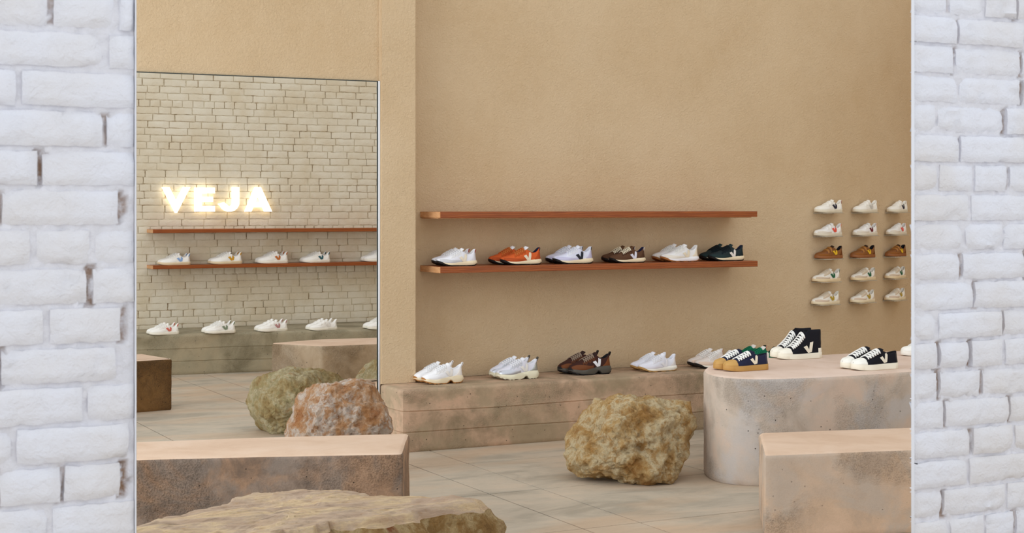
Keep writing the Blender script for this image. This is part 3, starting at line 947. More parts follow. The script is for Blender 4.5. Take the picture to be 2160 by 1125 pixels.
# ------------------------------------------------------------------ shoes
class Last:
    """shoe surface: t runs from toe (0) to heel (1), q from sole edge (0) over the rim (1) to the centre line (2)"""
    def __init__(s, L, W, width, top, zs, zb, o0=0.56, o1=0.63, toe=0.12, heel=0.12, fore=0.62, rimw=0.80, openw=0.70, lean=0.0, hp=.75):
        s.L, s.W, s.width, s.top, s.zs_t, s.zb_t = L, W, width, top, zs, zb
        s.o0, s.o1, s.toe, s.heel, s.fore, s.rimw, s.openw, s.lean = o0, o1, toe, heel, fore, rimw, openw, lean
        s.hp = hp
        s.k = L / 0.29
    def e(s, t):
        a = min(1.0, max(0.0, t) / s.toe); b = min(1.0, max(0.0, 1 - t) / s.heel)
        return math.sqrt(max(0, 1 - (1 - a) ** 2)), math.sqrt(max(0, 1 - (1 - b) ** 2))
    def w(s, t):
        a, b = s.e(t)
        return hermite(s.width, t) * s.W * a * b
    def yc(s, t): return 0.010 * s.k * smooth(0.35, 0.0, t)
    def zs(s, t): return hermite(s.zs_t, t) * s.k
    def zb(s, t): return hermite(s.zb_t, t) * s.k
    def H(s, t):
        a, b = s.e(t)
        z0 = s.zs(t)
        return z0 + (hermite(s.top, t) * s.k - z0) * max(0.06, a) ** s.hp
    def o(s, t): return smooth(s.o0, s.o1, t)
    def P(s, t, q, side):
        w, z0, Ht, o = s.w(t), s.zs(t), s.H(t), s.o(t)
        z0 -= 0.003
        hr = lerp(z0 + s.fore * (Ht - z0), Ht, o)
        wr = w * lerp(s.rimw, s.openw, o)
        if q <= 1.0:
            y = w + (wr - w) * q ** 1.8 + 0.05 * w * math.sin(math.pi * q) * (1 - 0.5 * o)
            z = z0 + (hr - z0) * q
        else:
            k = q - 1
            yc_ = wr * math.cos(k * math.pi / 2); zc_ = hr + (Ht - hr) * math.sin(k * math.pi / 2)
            zin = z0 + 0.012
            tb = ((0, wr, hr), (0.2, wr - 0.003, hr + 0.002), (0.4, wr - 0.008, hr - 0.002), (0.7, wr - 0.010, zin + 0.01), (1.0, 0, zin))
            for i in range(4):
                if k <= tb[i + 1][0] + 1e-9: break
            u = (k - tb[i][0]) / (tb[i + 1][0] - tb[i][0])
            yo, zo = lerp(tb[i][1], tb[i + 1][1], u), lerp(tb[i][2], tb[i + 1][2], u)
            y, z = lerp(yc_, yo, o), lerp(zc_, zo, o)
        y = max(0.0, y)
        x = (t - 0.5) * s.L
        if t > 0.8:
            hf = (z - z0) / max(0.01, Ht - z0)
            x -= 0.007 * s.k * math.sin(math.pi * min(1, max(0, hf * 0.8))) * smooth(0.8, 1.0, t)
            x += s.lean * s.k * smooth(0.85, 1.0, t) * max(0, hf - 0.6)
        return Vector((x, side * y + s.yc(t), z))
    def N(s, t, q, side):
        h = 0.008
        t0, t1 = max(0.002, t - h), min(0.998, t + h)
        q0, q1 = max(0, q - 0.03), min(2, q + 0.03)
        a = s.P(t1, q, side) - s.P(t0, q, side); b = s.P(t, q1, side) - s.P(t, q0, side)
        n = -a.cross(b) * side
        if n.length < 1e-9: return Vector((-1 if t < 0.5 else 1, 0, 0))
        n.normalize()
        return n
    def side_pt(s, x, z, side, off):
        t = x / s.L
        w, z0, Ht, o = s.w(t), s.zs(t) - 0.003, s.H(t), s.o(t)
        hr = lerp(z0 + s.fore * (Ht - z0), Ht, o)
        if z <= hr: q = (z - z0) / (hr - z0)
        else: q = 1 + 2 / math.pi * math.asin(min(1, (z - hr) / max(1e-6, Ht - hr)))
        p = s.P(t, max(0.02, q), side)
        return p + Vector((0, side * off, off * 0.3))

NTS = 30
def tsamples(n=NTS, t0=0.0, t1=1.0): return [t0 + (t1 - t0) * 0.5 * (1 - math.cos(math.pi * i / n)) for i in range(n + 1)]
QW = [0, 0.15, 0.35, 0.55, 0.75, 0.9, 1.0]
QC = [1.1, 1.2, 1.4, 1.6, 1.7, 1.85, 2.0]
def build_upper(ls, root, m_up, m_lin):
    qs = QW + QC
    loop = [(q, 1) for q in qs] + [(q, -1) for q in qs[-2::-1]]
    ts = tsamples()
    n = len(loop)
    verts = [ls.P(t, q, sd) for t in ts for (q, sd) in loop]
    up, ln = [], []
    for i in range(len(ts) - 1):
        tm = (ts[i] + ts[i + 1]) / 2
        for j in range(n - 1):
            qm = (loop[j][0] + loop[j + 1][0]) / 2
            f_ = (i * n + j, i * n + j + 1, (i + 1) * n + j + 1, (i + 1) * n + j)
            if tm > ls.o0 + 0.02 and qm > 1.22: ln.append(f_)
            else: up.append(f_)
    def sub(faces):
        idx = sorted({v for f_ in faces for v in f_}); mp = {v: k for k, v in enumerate(idx)}
        return [verts[v] for v in idx], [tuple(mp[v] for v in f_) for f_ in faces]
    a = sub(up); ls.up = mesh_obj('upper', a[0], a[1], m_up, root, 180)
    a = sub(ln); mesh_obj('lining', a[0], a[1], m_lin, ls.up, 180)
def panel(ls, name, root, mat, t0, t1, qlo, qhi, off=0.0016, nt=12, nq=5, sides=(1, -1)):
    if len(sides) == 2 and t0 > 0.001 and t1 < 0.999 and not (not callable(qhi) and qhi >= 2.0):
        for sd in sides: panel(ls, name, root, mat, t0, t1, qlo, qhi, off, nt, nq, (sd,))
        return
    verts, faces = [], []
    for sd in sides:
        b0 = len(verts)
        for i in range(nt + 1):
            t = t0 + (t1 - t0) * i / nt
            a = qlo(t) if callable(qlo) else qlo
            b = qhi(t) if callable(qhi) else qhi
            for j in range(nq + 1):
                q = a + (b - a) * j / nq
                edge = (j in (0, nq)) or (i in (0, nt))
                nn = ls.N(min(0.995, max(0.005, t)), q, sd)
                verts.append(ls.P(t, q, sd) + nn * (off if not edge else off * 0.15))
        m = nq + 1
        for i in range(nt):
            for j in range(nq):
                faces.append((b0 + i * m + j, b0 + (i + 1) * m + j, b0 + (i + 1) * m + j + 1, b0 + i * m + j + 1))
    return mesh_obj(name, verts, faces, mat, root, 180)
def logo(ls, root, mat, quads, off=0.0030):
    for sd in (1, -1):
        verts, faces = [], []
        for qd in quads:
            b0 = len(verts)
            nu, nv = 3, 7
            for i in range(nu + 1):
                for j in range(nv + 1):
                    u, v = i / nu, j / nv
                    x = lerp(lerp(qd[0][0], qd[1][0], u), lerp(qd[3][0], qd[2][0], u), v) * ls.L
                    z = lerp(lerp(qd[0][1], qd[1][1], u), lerp(qd[3][1], qd[2][1], u), v) * ls.k
                    verts.append(ls.side_pt(x, z, sd, off if 0 < i < nu else off * 0.75))
            m = nv + 1
            for i in range(nu):
                for j in range(nv):
                    faces.append((b0 + i * m + j, b0 + (i + 1) * m + j, b0 + (i + 1) * m + j + 1, b0 + i * m + j + 1))
        mesh_obj('logo', verts, faces, mat, ls.up, 180)
def sole(ls, name, root, mat, levels, angle=50):
    """levels: list of (z function of t, outset function of t)"""
    ts = tsamples(34)
    ring = [(t, 1) for t in ts] + [(t, -1) for t in ts[-2:0:-1]]
    n = len(ring)
    verts, faces = [], []
    for (zf, of) in levels:
        for (t, sd) in ring:
            w = ls.w(t); o_ = of(t)
            a, b = ls.e(t)
            x = (t - 0.5) * ls.L - o_ * (1 - a) + o_ * (1 - b)
            y = sd * (w + o_ * min(a, b) ** 0.5) + ls.yc(t)
            verts.append((x, y, zf(t)))
    for k in range(len(levels) - 1):
        for i in range(n):
            a, b = k * n + i, k * n + (i + 1) % n
            faces.append((a, b, b + n, a + n))
    def cap(base, flip):
        # strips between both sides
        top = [base + i for i in range(len(ts))]
        bot = [base + 0] + [base + n - i for i in range(1, len(ts) - 1)] + [base + len(ts) - 1]
        for i in range(len(ts) - 1):
            f_ = [top[i], top[i + 1], bot[i + 1], bot[i]]
            f_ = list(dict.fromkeys(f_))
            if len(f_) >= 3: faces.append(tuple(f_ if flip else f_[::-1]))
    cap(0, True); cap((len(levels) - 1) * n, False)
    return mesh_obj(name, verts, faces, mat, root, angle)
def tube(path, r, verts, faces, seg=5, flat=1.0):
    b0 = len(verts); n = len(path)
    for i, p in enumerate(path):
        d = (path[min(n - 1, i + 1)] - path[max(0, i - 1)])
        if d.length < 1e-9: d = Vector((0, 1, 0))
        d.normalize()
        a = d.cross(Vector((0.3, 0.05, 1))).normalized(); b = d.cross(a)
        for k in range(seg):
            an = 2 * math.pi * k / seg
            verts.append(p + a * (math.cos(an) * r) + b * (math.sin(an) * r * flat))
    for i in range(n - 1):
        for k in range(seg):
            faces.append((b0 + i * seg + k, b0 + i * seg + (k + 1) % seg, b0 + (i + 1) * seg + (k + 1) % seg, b0 + (i + 1) * seg + k))
    faces.append(tuple(b0 + k for k in range(seg))[::-1]); faces.append(tuple(b0 + (n - 1) * seg + k for k in range(seg)))
def laces(ls, root, mat, t0, t1, rows, qe=1.22, r=0.0026, lift=0.0045, bow=True):
    verts, faces = [], []
    r *= ls.k; lift *= ls.k
    def pt(t, q, sd, up=1.0):
        return ls.P(t, q, sd) + ls.N(t, q, sd) * lift * up
    tr = [t0 + (t1 - t0) * i / (rows - 1) for i in range(rows)]
    qq = [qe, 1.45, 1.75, 2.0]
    for i, t in enumerate(tr):
        dt = (tr[1] - tr[0]) * 0.9 if i < rows - 1 else 0
        for sd in (1, -1):
            path = []
            for q in qq: path.append(pt(t + dt * 0.5 * (q - qe) / (2 - qe), q, sd, 0.5 + 0.6 * (q - qe)))
            for q in qq[-2::-1]: path.append(pt(t + dt * (1 - 0.5 * (q - qe) / (2 - qe)), q, -sd, 0.5 + 0.6 * (q - qe)))
            tube(path, r, verts, faces)
    if bow:
        t = tr[-1]
        c = pt(t, 2.0, 1, 1.2)
        for sd in (1, -1):
            for (lx, lz, ly) in ((-0.012, 0.002, 0.024), (-0.020, -0.012, 0.020)):
                k = ls.k
                tube([c, c + Vector((lx * 0.4, sd * ly * 0.5, lz + 0.008)) * k, c + Vector((lx, sd * ly, lz)) * k], r, verts, faces)
    return mesh_obj('laces', verts, faces, mat, root, 180)
def tongue(ls, root, mat, t0, t1, rise, width=0.021, thick=0.006):
    """flap above the throat, leaning back"""
    k = ls.k
    p0 = Vector(((t0 - 0.5) * ls.L, ls.yc(t0), ls.H(t0) - 0.004))
    p1 = Vector(((t1 - 0.5) * ls.L, ls.yc(t1), ls.H(t0) + rise * k))
    verts, faces = [], []
    nl, nw = 6, 6
    for face in (0, 1):
        for i in range(nl + 1):
            u = i / nl
            c = p0.lerp(p1, u) + Vector((0.004 * math.sin(math.pi * u), 0, 0.004 * math.sin(u * math.pi))) * k
            w = width * k * (1 - 0.45 * smooth(0.6, 1.0, u) ** 2)
            for j in range(nw + 1):
                v = 2 * j / nw - 1
                verts.append(c + Vector((0.010 * v * v * k + (thick * k if face else 0), v * w, -0.006 * v * v * k - (0.002 if face else 0))))
    m = nw + 1; off = (nl + 1) * m
    for f_ in (0, 1):
        for i in range(nl):
            for j in range(nw):
                a = f_ * off + i * m + j
                faces.append((a, a + 1, a + m + 1, a + m))
    rim = [i * m for i in range(nl + 1)] + [nl * m + j for j in range(1, m)] + [i * m + nw for i in range(nl - 1, -1, -1)]
    for a, b in zip(rim[:-1], rim[1:]): faces.append((a, b, b + off, a + off))
    return mesh_obj('tongue', verts, faces, mat, root, 60)
def heel_loop(ls, root, mat, h=0.016, w=0.006):
    k = ls.k
    b = ls.P(1.0, 1.0, 1)
    verts, faces = [], []
    path = [b + Vector((0.0, 0, -0.012)) * k, b + Vector((0.006, 0, 0.0)) * k, b + Vector((0.010, 0, h * 0.7)) * k, b + Vector((0.006, 0, h)) * k,
            b + Vector((0.000, 0, h * 0.75)) * k, b + Vector((-0.003, 0, 0.0)) * k]
    for i, p in enumerate(path):
        for yy in (-w, w): verts.append(p + Vector((0, yy * k, 0)))
        for yy in (w, -w): verts.append(p + Vector((-0.0025, yy * k, -0.001)))
    for i in range(len(path) - 1):
        for q in range(4):
            a, b2 = i * 4 + q, i * 4 + (q + 1) % 4
            faces.append((a, b2, b2 + 4, a + 4))
    return mesh_obj('pull_loop', verts, faces, mat, root, 60)

WID = [(0, 0.80), (0.1, 0.90), (0.25, 1.0), (0.35, 0.99), (0.5, 0.86), (0.65, 0.76), (0.8, 0.76), (0.92, 0.74), (1, 0.72)]
VQ = [((.500, .060), (.578, .068), (.660, .034), (.605, .028)), ((.655, .082), (.730, .086), (.690, .032), (.618, .028))]

def shift_v(quads, dx, dz, s=1.0):
    return [tuple(((x - .62) * s + .62 + dx, (z - .03) * s + .03 + dz) for x, z in q) for q in quads]

def make_runner(root, c, L):
    ls = Last(L, 0.047 * L / 0.29, WID,
              [(0, .056), (.05, .057), (.15, .063), (.28, .074), (.42, .096), (.52, .109), (.59, .112), (.66, .096), (.75, .080), (.86, .084), (.92, .100), (.96, .112), (1, .114)],
              [(0, .040), (.06, .032), (.14, .026), (.3, .024), (.5, .028), (.8, .036), (1, .038)],
              [(0, .030), (.06, .019), (.14, .009), (.24, .002), (.32, .000), (.88, .000), (1, .008)], lean=0.008, toe=.10, hp=.5)
    k = ls.k
    build_upper(ls, root, shoe_mat(c['upper'], c.get('fin', 'mesh')), shoe_mat(c['lining'], 'mesh'))
    mid = shoe_mat(c['mid'], 'rubber')
    sole(ls, 'midsole', root, mid, [(lambda t: ls.zb(t) + .004 * k, lambda t: .000), (lambda t: lerp(ls.zb(t), ls.zs(t), .45), lambda t: (.003 * smooth(.02, .15, t) + .008 * smooth(.6, 1, t)) * k),
                                   (lambda t: ls.zs(t) - .003 * k, lambda t: (.003 * smooth(.02, .15, t) + .004 * smooth(.6, 1, t)) * k), (lambda t: ls.zs(t) + .001 * k, lambda t: -.001 * k)])
    lug = lambda t: .0035 * k * (0.5 + 0.5 * (1 if math.sin(t * 115) > 0 else -1))
    sole(ls, 'outsole', root, shoe_mat(c['out'], 'rubber'),
         [(lambda t: max(0, ls.zb(t) - .001 * k) + lug(t) * smooth(0.02, 0.1, t), lambda t: .001 * k),
          (lambda t: ls.zb(t) + (.006 + .003 * smooth(.3, .0, t)) * k, lambda t: (.0035 + .004 * smooth(.7, 1, t)) * k),
          (lambda t: lerp(ls.zb(t) + .008 * k, ls.zs(t) - .0005 * k, smooth(.15, .03, t)), lambda t: (.0045 + .003 * smooth(.7, 1, t) + .001 * smooth(.2, .05, t)) * k),
          (lambda t: lerp(ls.zb(t) + .008 * k, ls.zs(t) - .0005 * k, smooth(.15, .03, t)), lambda t: -.004 * k)])
    panel(ls, 'toe_guard', root, shoe_mat(c['guard'], c.get('gfin', 'suede')), 0.0, 0.60, 0.0, lambda t: lerp(1.25, 0.35, smooth(.02, .5, t)) * (1 - .55 * smooth(.5, .6, t)), nt=16)
    panel(ls, 'heel_counter', root, shoe_mat(c['counter'], c.get('gfin', 'suede')), 0.79, 1.0, 0.0, lambda t: lerp(.25, .75, smooth(.79, .93, t)))
    panel(ls, 'eyestay', root, shoe_mat(c['stay'], 'suede'), 0.27, 0.585, lambda t: .95 - .1 * math.sin(t * 70), lambda t: 1.36, nt=14)
    panel(ls, 'heel_tab', root, shoe_mat(c['tab'], 'suede'), 0.955, 1.0, 0.72, 1.02, nt=5)
    logo(ls, root, shoe_mat(c['v'], 'leather'), VQ)
    tongue(ls, root, shoe_mat(c['tongue'], 'mesh'), .53, .62, .016)
    laces(ls, root, shoe_mat(c['lace'], 'mesh'), .31, .54, 6, bow=False)
    return ls

def make_trail(root, c, L):
    ls = Last(L, 0.048 * L / 0.29, WID,
              [(0, .062), (.05, .065), (.15, .076), (.28, .092), (.42, .112), (.52, .124), (.6, .126), (.66, .114), (.76, .098), (.86, .102), (.93, .116), (.97, .124), (1, .124)],
              [(0, .040), (.1, .036), (.3, .036), (.5, .042), (.62, .050), (.8, .052), (1, .054)],
              [(0, .024), (.08, .012), (.2, .003), (.3, .000), (.88, .000), (1, .010)], lean=0.008, toe=.11, hp=.55)
    k = ls.k
    build_upper(ls, root, shoe_mat(c['upper'], 'mesh'), shoe_mat(c['lining'], 'mesh'))
    arch = lambda t: .020 * k * smooth(.56, .63, t) * smooth(.74, .66, t)
    wav = lambda t: .005 * k * math.sin(t * 17)
    sole(ls, 'midsole', root, shoe_mat(c['mid'], 'rubber'),
         [(lambda t: ls.zb(t) + .005 * k + arch(t), lambda t: .002 * k), (lambda t: lerp(ls.zb(t) + arch(t), ls.zs(t), .4), lambda t: (.006 + .006 * smooth(.7, 1, t)) * k),
          (lambda t: lerp(ls.zb(t), ls.zs(t), .75) + wav(t) * .6, lambda t: (.004 + .004 * smooth(.7, 1, t)) * k),
          (lambda t: ls.zs(t) + wav(t) * .6 - .001 * k, lambda t: .003 * k), (lambda t: ls.zs(t) + .001 * k, lambda t: -.003 * k)])
    lug = lambda t: .005 * k * (0.5 + 0.5 * (1 if math.sin(t * 95) > 0 else -1))
    sole(ls, 'outsole', root, shoe_mat(c['out'], 'rubber'),
         [(lambda t: max(0, ls.zb(t) - .001 * k) + lug(t) + arch(t), lambda t: .003 * k), (lambda t: ls.zb(t) + .008 * k + arch(t), lambda t: (.005 + .003 * smooth(.7, 1, t)) * k),
          (lambda t: ls.zb(t) + (.009 + .015 * smooth(.1, 0, t)) * k + arch(t), lambda t: .004 * k), (lambda t: ls.zb(t) + (.009 + .015 * smooth(.1, 0, t)) * k + arch(t), lambda t: -.003 * k)])
    panel(ls, 'toe_guard', root, shoe_mat(c['guard'], c.get('gfin', 'suede')), 0.0, 0.52, 0.0, lambda t: lerp(1.4, 0.4, smooth(.05, .5, t)), nt=16)
    panel(ls, 'heel_counter', root, shoe_mat(c['counter'], c.get('gfin', 'suede')), 0.76, 1.0, 0.0, lambda t: lerp(.2, .8, smooth(.76, .93, t)))
    panel(ls, 'eyestay', root, shoe_mat(c['stay'], 'suede'), 0.26, 0.585, lambda t: .90 - .12 * math.sin(t * 60), lambda t: 1.36, nt=14)
    logo(ls, root, shoe_mat(c['v'], 'leather'), shift_v(VQ, 0.0, 0.021, 1.0))
    tongue(ls, root, shoe_mat(c['tongue'], 'mesh'), .53, .62, .016)
    laces(ls, root, shoe_mat(c['lace'], 'mesh'), .30, .54, 6, r=.003, bow=False)
    heel_loop(ls, root, shoe_mat(c['tab'], 'mesh'))
    return ls

def make_court(root, c, L, velcro=False):
    ls = Last(L, 0.047 * L / 0.29, WID,
              [(0, .048), (.05, .052), (.15, .058), (.28, .067), (.42, .086), (.52, .100), (.59, .104), (.66, .088), (.75, .070), (.86, .073), (.92, .090), (.96, .104), (1, .107)],
              [(0, .030), (.1, .026), (.3, .025), (.6, .027), (1, .030)],
              [(0, .008), (.08, .004), (.2, .001), (.3, .000), (1, .000)], toe=.14, lean=0.012)
    k = ls.k
    build_upper(ls, root, shoe_mat(c['upper'], c.get('fin', 'leather')), shoe_mat(c['lining'], 'mesh'))
    sole(ls, 'sole', root, shoe_mat(c['mid'], 'rubber'),
         [(lambda t: ls.zb(t), lambda t: .001 * k), (lambda t: ls.zb(t) + .003 * k, lambda t: .004 * k), (lambda t: ls.zs(t) - .002 * k, lambda t: .0035 * k), (lambda t: ls.zs(t), lambda t: .001 * k), (lambda t: ls.zs(t), lambda t: -.004 * k)])
    panel(ls, 'toe_guard', root, shoe_mat(c['guard'], c.get('gfin', 'leather')), 0.0, 0.50, 0.0, lambda t: lerp(1.2, 0.35, smooth(.05, .45, t)), nt=14)
    panel(ls, 'heel_counter', root, shoe_mat(c['counter'], c.get('gfin', 'leather')), 0.80, 1.0, 0.0, lambda t: lerp(.25, .7, smooth(.8, .95, t)))
    panel(ls, 'eyestay', root, shoe_mat(c['stay'], 'leather'), 0.27, 0.585, .92, 1.36, nt=12)
    panel(ls, 'heel_tab', root, shoe_mat(c['tab'], 'leather'), 0.93, 1.0, 0.68, 1.03, nt=5)
    logo(ls, root, shoe_mat(c['v'], 'leather'), shift_v(VQ, 0.02, 0.003, 1.0))
    tongue(ls, root, shoe_mat(c['tongue'], 'mesh'), .53, .61, .012)
    if velcro:
        for (a, b) in ((.33, .405), (.455, .53)):
            panel(ls, 'strap', root, shoe_mat(c['lace'], 'leather'), a, b, .80, 2.0, off=.0035, nt=5, nq=9)
    else:
        laces(ls, root, shoe_mat(c['lace'], 'mesh'), .31, .54, 5, bow=False)
    return ls

def make_canvas(root, c, L, high=False):
    if high:
        top = [(0, .056), (.05, .058), (.15, .062), (.25, .070), (.35, .092), (.45, .122), (.53, .150), (.58, .164), (.64, .166), (.75, .163), (.88, .162), (1, .164)]
    else:
        top = [(0, .056), (.05, .058), (.15, .062), (.25, .070), (.35, .084), (.45, .097), (.53, .106), (.6, .106), (.66, .094), (.76, .083), (.88, .087), (1, .094)]
    ls = Last(L, 0.046 * L / 0.29, WID, top,
              [(0, .035), (.1, .033), (.3, .032), (.6, .033), (1, .035)],
              [(0, .008), (.08, .004), (.2, .001), (.3, 0), (1, 0)], toe=.12, o0=.57, o1=.62, lean=0.0 if not high else 0.006, openw=0.72 if not high else 0.62)
    k = ls.k
    build_upper(ls, root, shoe_mat(c['upper'], 'mesh'), shoe_mat(c['lining'], 'mesh'))
    sole(ls, 'sole', root, shoe_mat(c['mid'], 'rubber'),
         [(lambda t: ls.zb(t), lambda t: .001 * k), (lambda t: ls.zb(t) + .003 * k, lambda t: .0045 * k), (lambda t: ls.zs(t) - .002 * k, lambda t: .0035 * k), (lambda t: ls.zs(t), lambda t: .002 * k), (lambda t: ls.zs(t), lambda t: -.004 * k)])
    panel(ls, 'toe_cap', root, shoe_mat(c['cap'], 'rubber'), 0.0, 0.205, 0.0, lambda t: 2.0, off=.0025, nt=14, nq=10)
    if high: panel(ls, 'heel_patch', root, shoe_mat(c['cap'], 'rubber'), 0.86, 1.0, 0.0, .22, nt=6)
    else: panel(ls, 'heel_seam', root, shoe_mat(c['upper'], 'leather'), 0.90, 1.0, 0.0, .95, off=.002, nt=6)
    vq = shift_v(VQ, -0.01, 0.008 if not high else 0.006, 0.92 if not high else 1.12)
    logo(ls, root, shoe_mat(c['v'], 'leather'), vq)
    tongue(ls, root, shoe_mat(c['tongue'], 'mesh'), .52, .60, .010)
    laces(ls, root, shoe_mat(c['lace'], 'mesh'), .25, .53, 6 if not high else 8, r=.0036, bow=False)
    if high: panel(ls, 'heel_tape', root, shoe_mat(c['upper'], 'leather'), 0.97, 1.0, .3, 1.0, off=.003, nt=3)
    return ls

def full(c, base):
    d = dict(guard=base, counter=base, stay=base, tab=base, tongue=base, lace=base, lining=base, upper=base, mid=(238, 234, 222), out=(30, 30, 30), v=base)
    d.update(c)
    return d
MAKERS = {'runner': (make_runner, 'running_shoe', 'shoe'), 'trail': (make_trail, 'trail_shoe', 'shoe'), 'court': (make_court, 'leather_sneaker', 'shoe'),
          'velcro': (lambda r, c, L: make_court(r, c, L, True), 'strap_sneaker', 'shoe'),
          'canvas': (make_canvas, 'canvas_sneaker', 'shoe'), 'hightop': (lambda r, c, L: make_canvas(r, c, L, True), 'high_top_sneaker', 'shoe')}
def shoe(kind, c, L, loc, rz, label, group):
    fn, nm, cat = MAKERS[kind]
    root = empty(nm, loc, rz)
    tag(root, label, cat, group)
    fn(root, c, L)
    return root
def copy_shoe(src, loc, rz, label):
    o = src.copy(); COL.objects.link(o)
    o.location = loc; o.rotation_euler = (0, 0, rz); o.scale = (1, -1, 1)
    o['label'] = label
    for ch in list(src.children):
        cc = ch.copy(); COL.objects.link(cc); cc.parent = o
        for g in list(ch.children):
            gg = g.copy(); COL.objects.link(gg); gg.parent = cc
    return o
def x_at(px, Y): return on_y(px, HY, Y).x
def pair(kind, c, toe, heel, Y, z, rear_toe, dY, desc, where, group, rz=0.0, rz2=None):
    """toe/heel: where the near shoe starts and ends in the picture; rear_toe: the toe of the one behind"""
    x0, x1 = x_at(toe, Y - 0.02), x_at(heel, Y - 0.035)
    L = min(0.315, max(0.25, (x1 - x0)))
    cx_ = (x0 + x1) / 2
    a = shoe(kind, c, L, (cx_, Y, z), rz, desc + ', nearer of its pair ' + where, group)
    xr = x_at(rear_toe, Y + dY - 0.02) + L / 2
    copy_shoe(a, (xr, Y + dY, z), rz if rz2 is None else rz2, desc + ', farther of its pair ' + where)
    return a

# running shoes on the lower shelf of the beige wall
SG = 'running shoes on the wooden shelf'
cream = (240, 222, 186)
W_ = (244, 243, 243)
SW = 'on the beige-wall shelf'
pair('runner', full(dict(guard=(206, 206, 208), upper=(238, 238, 244), counter=(224, 222, 226), stay=(240, 240, 240), v=(240, 228, 204), mid=cream, tab=(170, 40, 48), lace=(246, 246, 246)), W_),
     926, 1008, 9.43, SH0, 913, 0.115, 'light grey running shoe with red heel tab', SW, SG)
pair('runner', full(dict(upper=(214, 98, 46), guard=(182, 82, 42), counter=(184, 82, 40), stay=(190, 88, 40), v=(240, 226, 200), mid=cream, tab=(28, 34, 60), lining=(28, 34, 60), tongue=(238, 238, 240), lace=(206, 120, 60)), (210, 96, 46)),
     1061, 1144, 9.43, SH0, 1033, 0.115, 'rust orange running shoe with cream V', SW, SG)
pair('runner', full(dict(upper=(228, 230, 246), guard=(206, 204, 228), counter=(196, 190, 214), stay=(236, 238, 248), v=(26, 30, 44), mid=cream, tab=(30, 36, 34), lace=(240, 242, 248)), (238, 240, 250)),
     1172, 1253, 9.43, SH0, 1154, 0.115, 'pale lilac running shoe with black V', SW, SG)
pair('runner', full(dict(upper=(96, 66, 46), guard=(92, 64, 46), counter=(84, 58, 42), stay=(80, 54, 40), v=(226, 226, 238), mid=cream, tab=(232, 232, 236), lining=(28, 32, 64), tongue=(92, 62, 40), lace=(240, 228, 200)), (92, 62, 44)),
     1291, 1364, 9.43, SH0, 1272, 0.115, 'dark brown running shoe with white V', SW, SG)
pair('runner', full(dict(upper=(240, 238, 236), guard=(234, 226, 212), counter=(236, 222, 198), stay=(238, 236, 230), v=(236, 222, 194), mid=(244, 243, 244), out=(178, 116, 62), tab=(240, 236, 228), lace=(238, 236, 230)), (243, 241, 238)),
     1400, 1476, 9.43, SH0, 1379, 0.115, 'off-white running shoe with gum outsole', SW, SG)
pair('runner', full(dict(upper=(38, 50, 52), guard=(42, 58, 58), counter=(34, 44, 46), stay=(28, 38, 42), v=(238, 232, 222), mid=cream, tab=(30, 36, 60), lining=(30, 36, 56), tongue=(40, 56, 56), lace=(22, 30, 34)), (36, 48, 50)),
     1501, 1572, 9.43, SH0, 1479, 0.115, 'dark green-black running shoe with white V', SW, SG)

# shoes on the long bench
BG = 'shoes on the long concrete bench'
BW = 'on the long bench'
def yb(px, py, z): return on_z(px, py, z).y + 0.045
pair('trail', full(dict(upper=(242, 241, 242), guard=(240, 239, 240), v=(236, 230, 222), mid=(236, 220, 188), out=(176, 122, 66), counter=(240, 232, 224), lace=(245, 245, 246)), W_),
     895, 979, yb(937, 811, BH), BH, 875, 0.125, 'chunky white trail shoe with gum outsole', BW, BG)
pair('trail', full(dict(upper=(226, 225, 234), guard=(200, 202, 208), gfin='metal', v=(236, 232, 224), mid=(238, 232, 204), out=(220, 214, 190), counter=(186, 188, 184), stay=(208, 210, 218), lace=(240, 240, 242), tab=(96, 92, 84)), (236, 236, 240)),
     1052, 1138, yb(1095, 801.5, BH), BH, 1035, 0.125, 'chunky silver trail shoe with cream sole', BW, BG)
pair('trail', full(dict(upper=(64, 36, 30), guard=(116, 70, 44), v=(240, 240, 244), mid=(84, 80, 72), out=(32, 32, 34), counter=(120, 70, 42), stay=(96, 58, 40), lining=(24, 22, 26), tongue=(52, 34, 30), lace=(150, 130, 112), tab=(24, 22, 26)), (70, 42, 34)),
     1204, 1292, yb(1248, 791.5, BH), BH, 1180, 0.125, 'chunky brown suede trail shoe with white V', BW, BG)
pair('runner', full(dict(upper=(234, 234, 242), guard=(228, 226, 234), v=(240, 238, 242), mid=(244, 240, 228), out=(196, 156, 96), counter=(232, 226, 224), lace=(246, 246, 248)), (238, 238, 244)),
     1353, 1430, yb(1391, 785, BH), BH, 1333.5, 0.13, 'plain white running shoe with gum toe', BW, BG)
pair('runner', full(dict(upper=(226, 214, 204), guard=(222, 198, 178), v=(190, 112, 62), mid=(242, 236, 220), counter=(224, 204, 190), lace=(242, 238, 232), tab=(180, 104, 60), lining=(236, 230, 224)), (232, 224, 216)),
     1472, 1549, yb(1510, 778, BH), BH, 1454, 0.13, 'beige running shoe with brown V', BW, BG)
pair('runner', full(dict(upper=(22, 110, 78), guard=(20, 100, 70), v=(240, 236, 226), mid=(242, 236, 220), counter=(18, 96, 68), lace=(30, 128, 92), tab=(232, 120, 120), lining=(22, 26, 24), tongue=(236, 230, 222)), (22, 108, 76)),
     1566, 1643, yb(1600, 771, BH), BH, 1546, 0.13, 'green running shoe behind the navy sneakers', BW, BG)

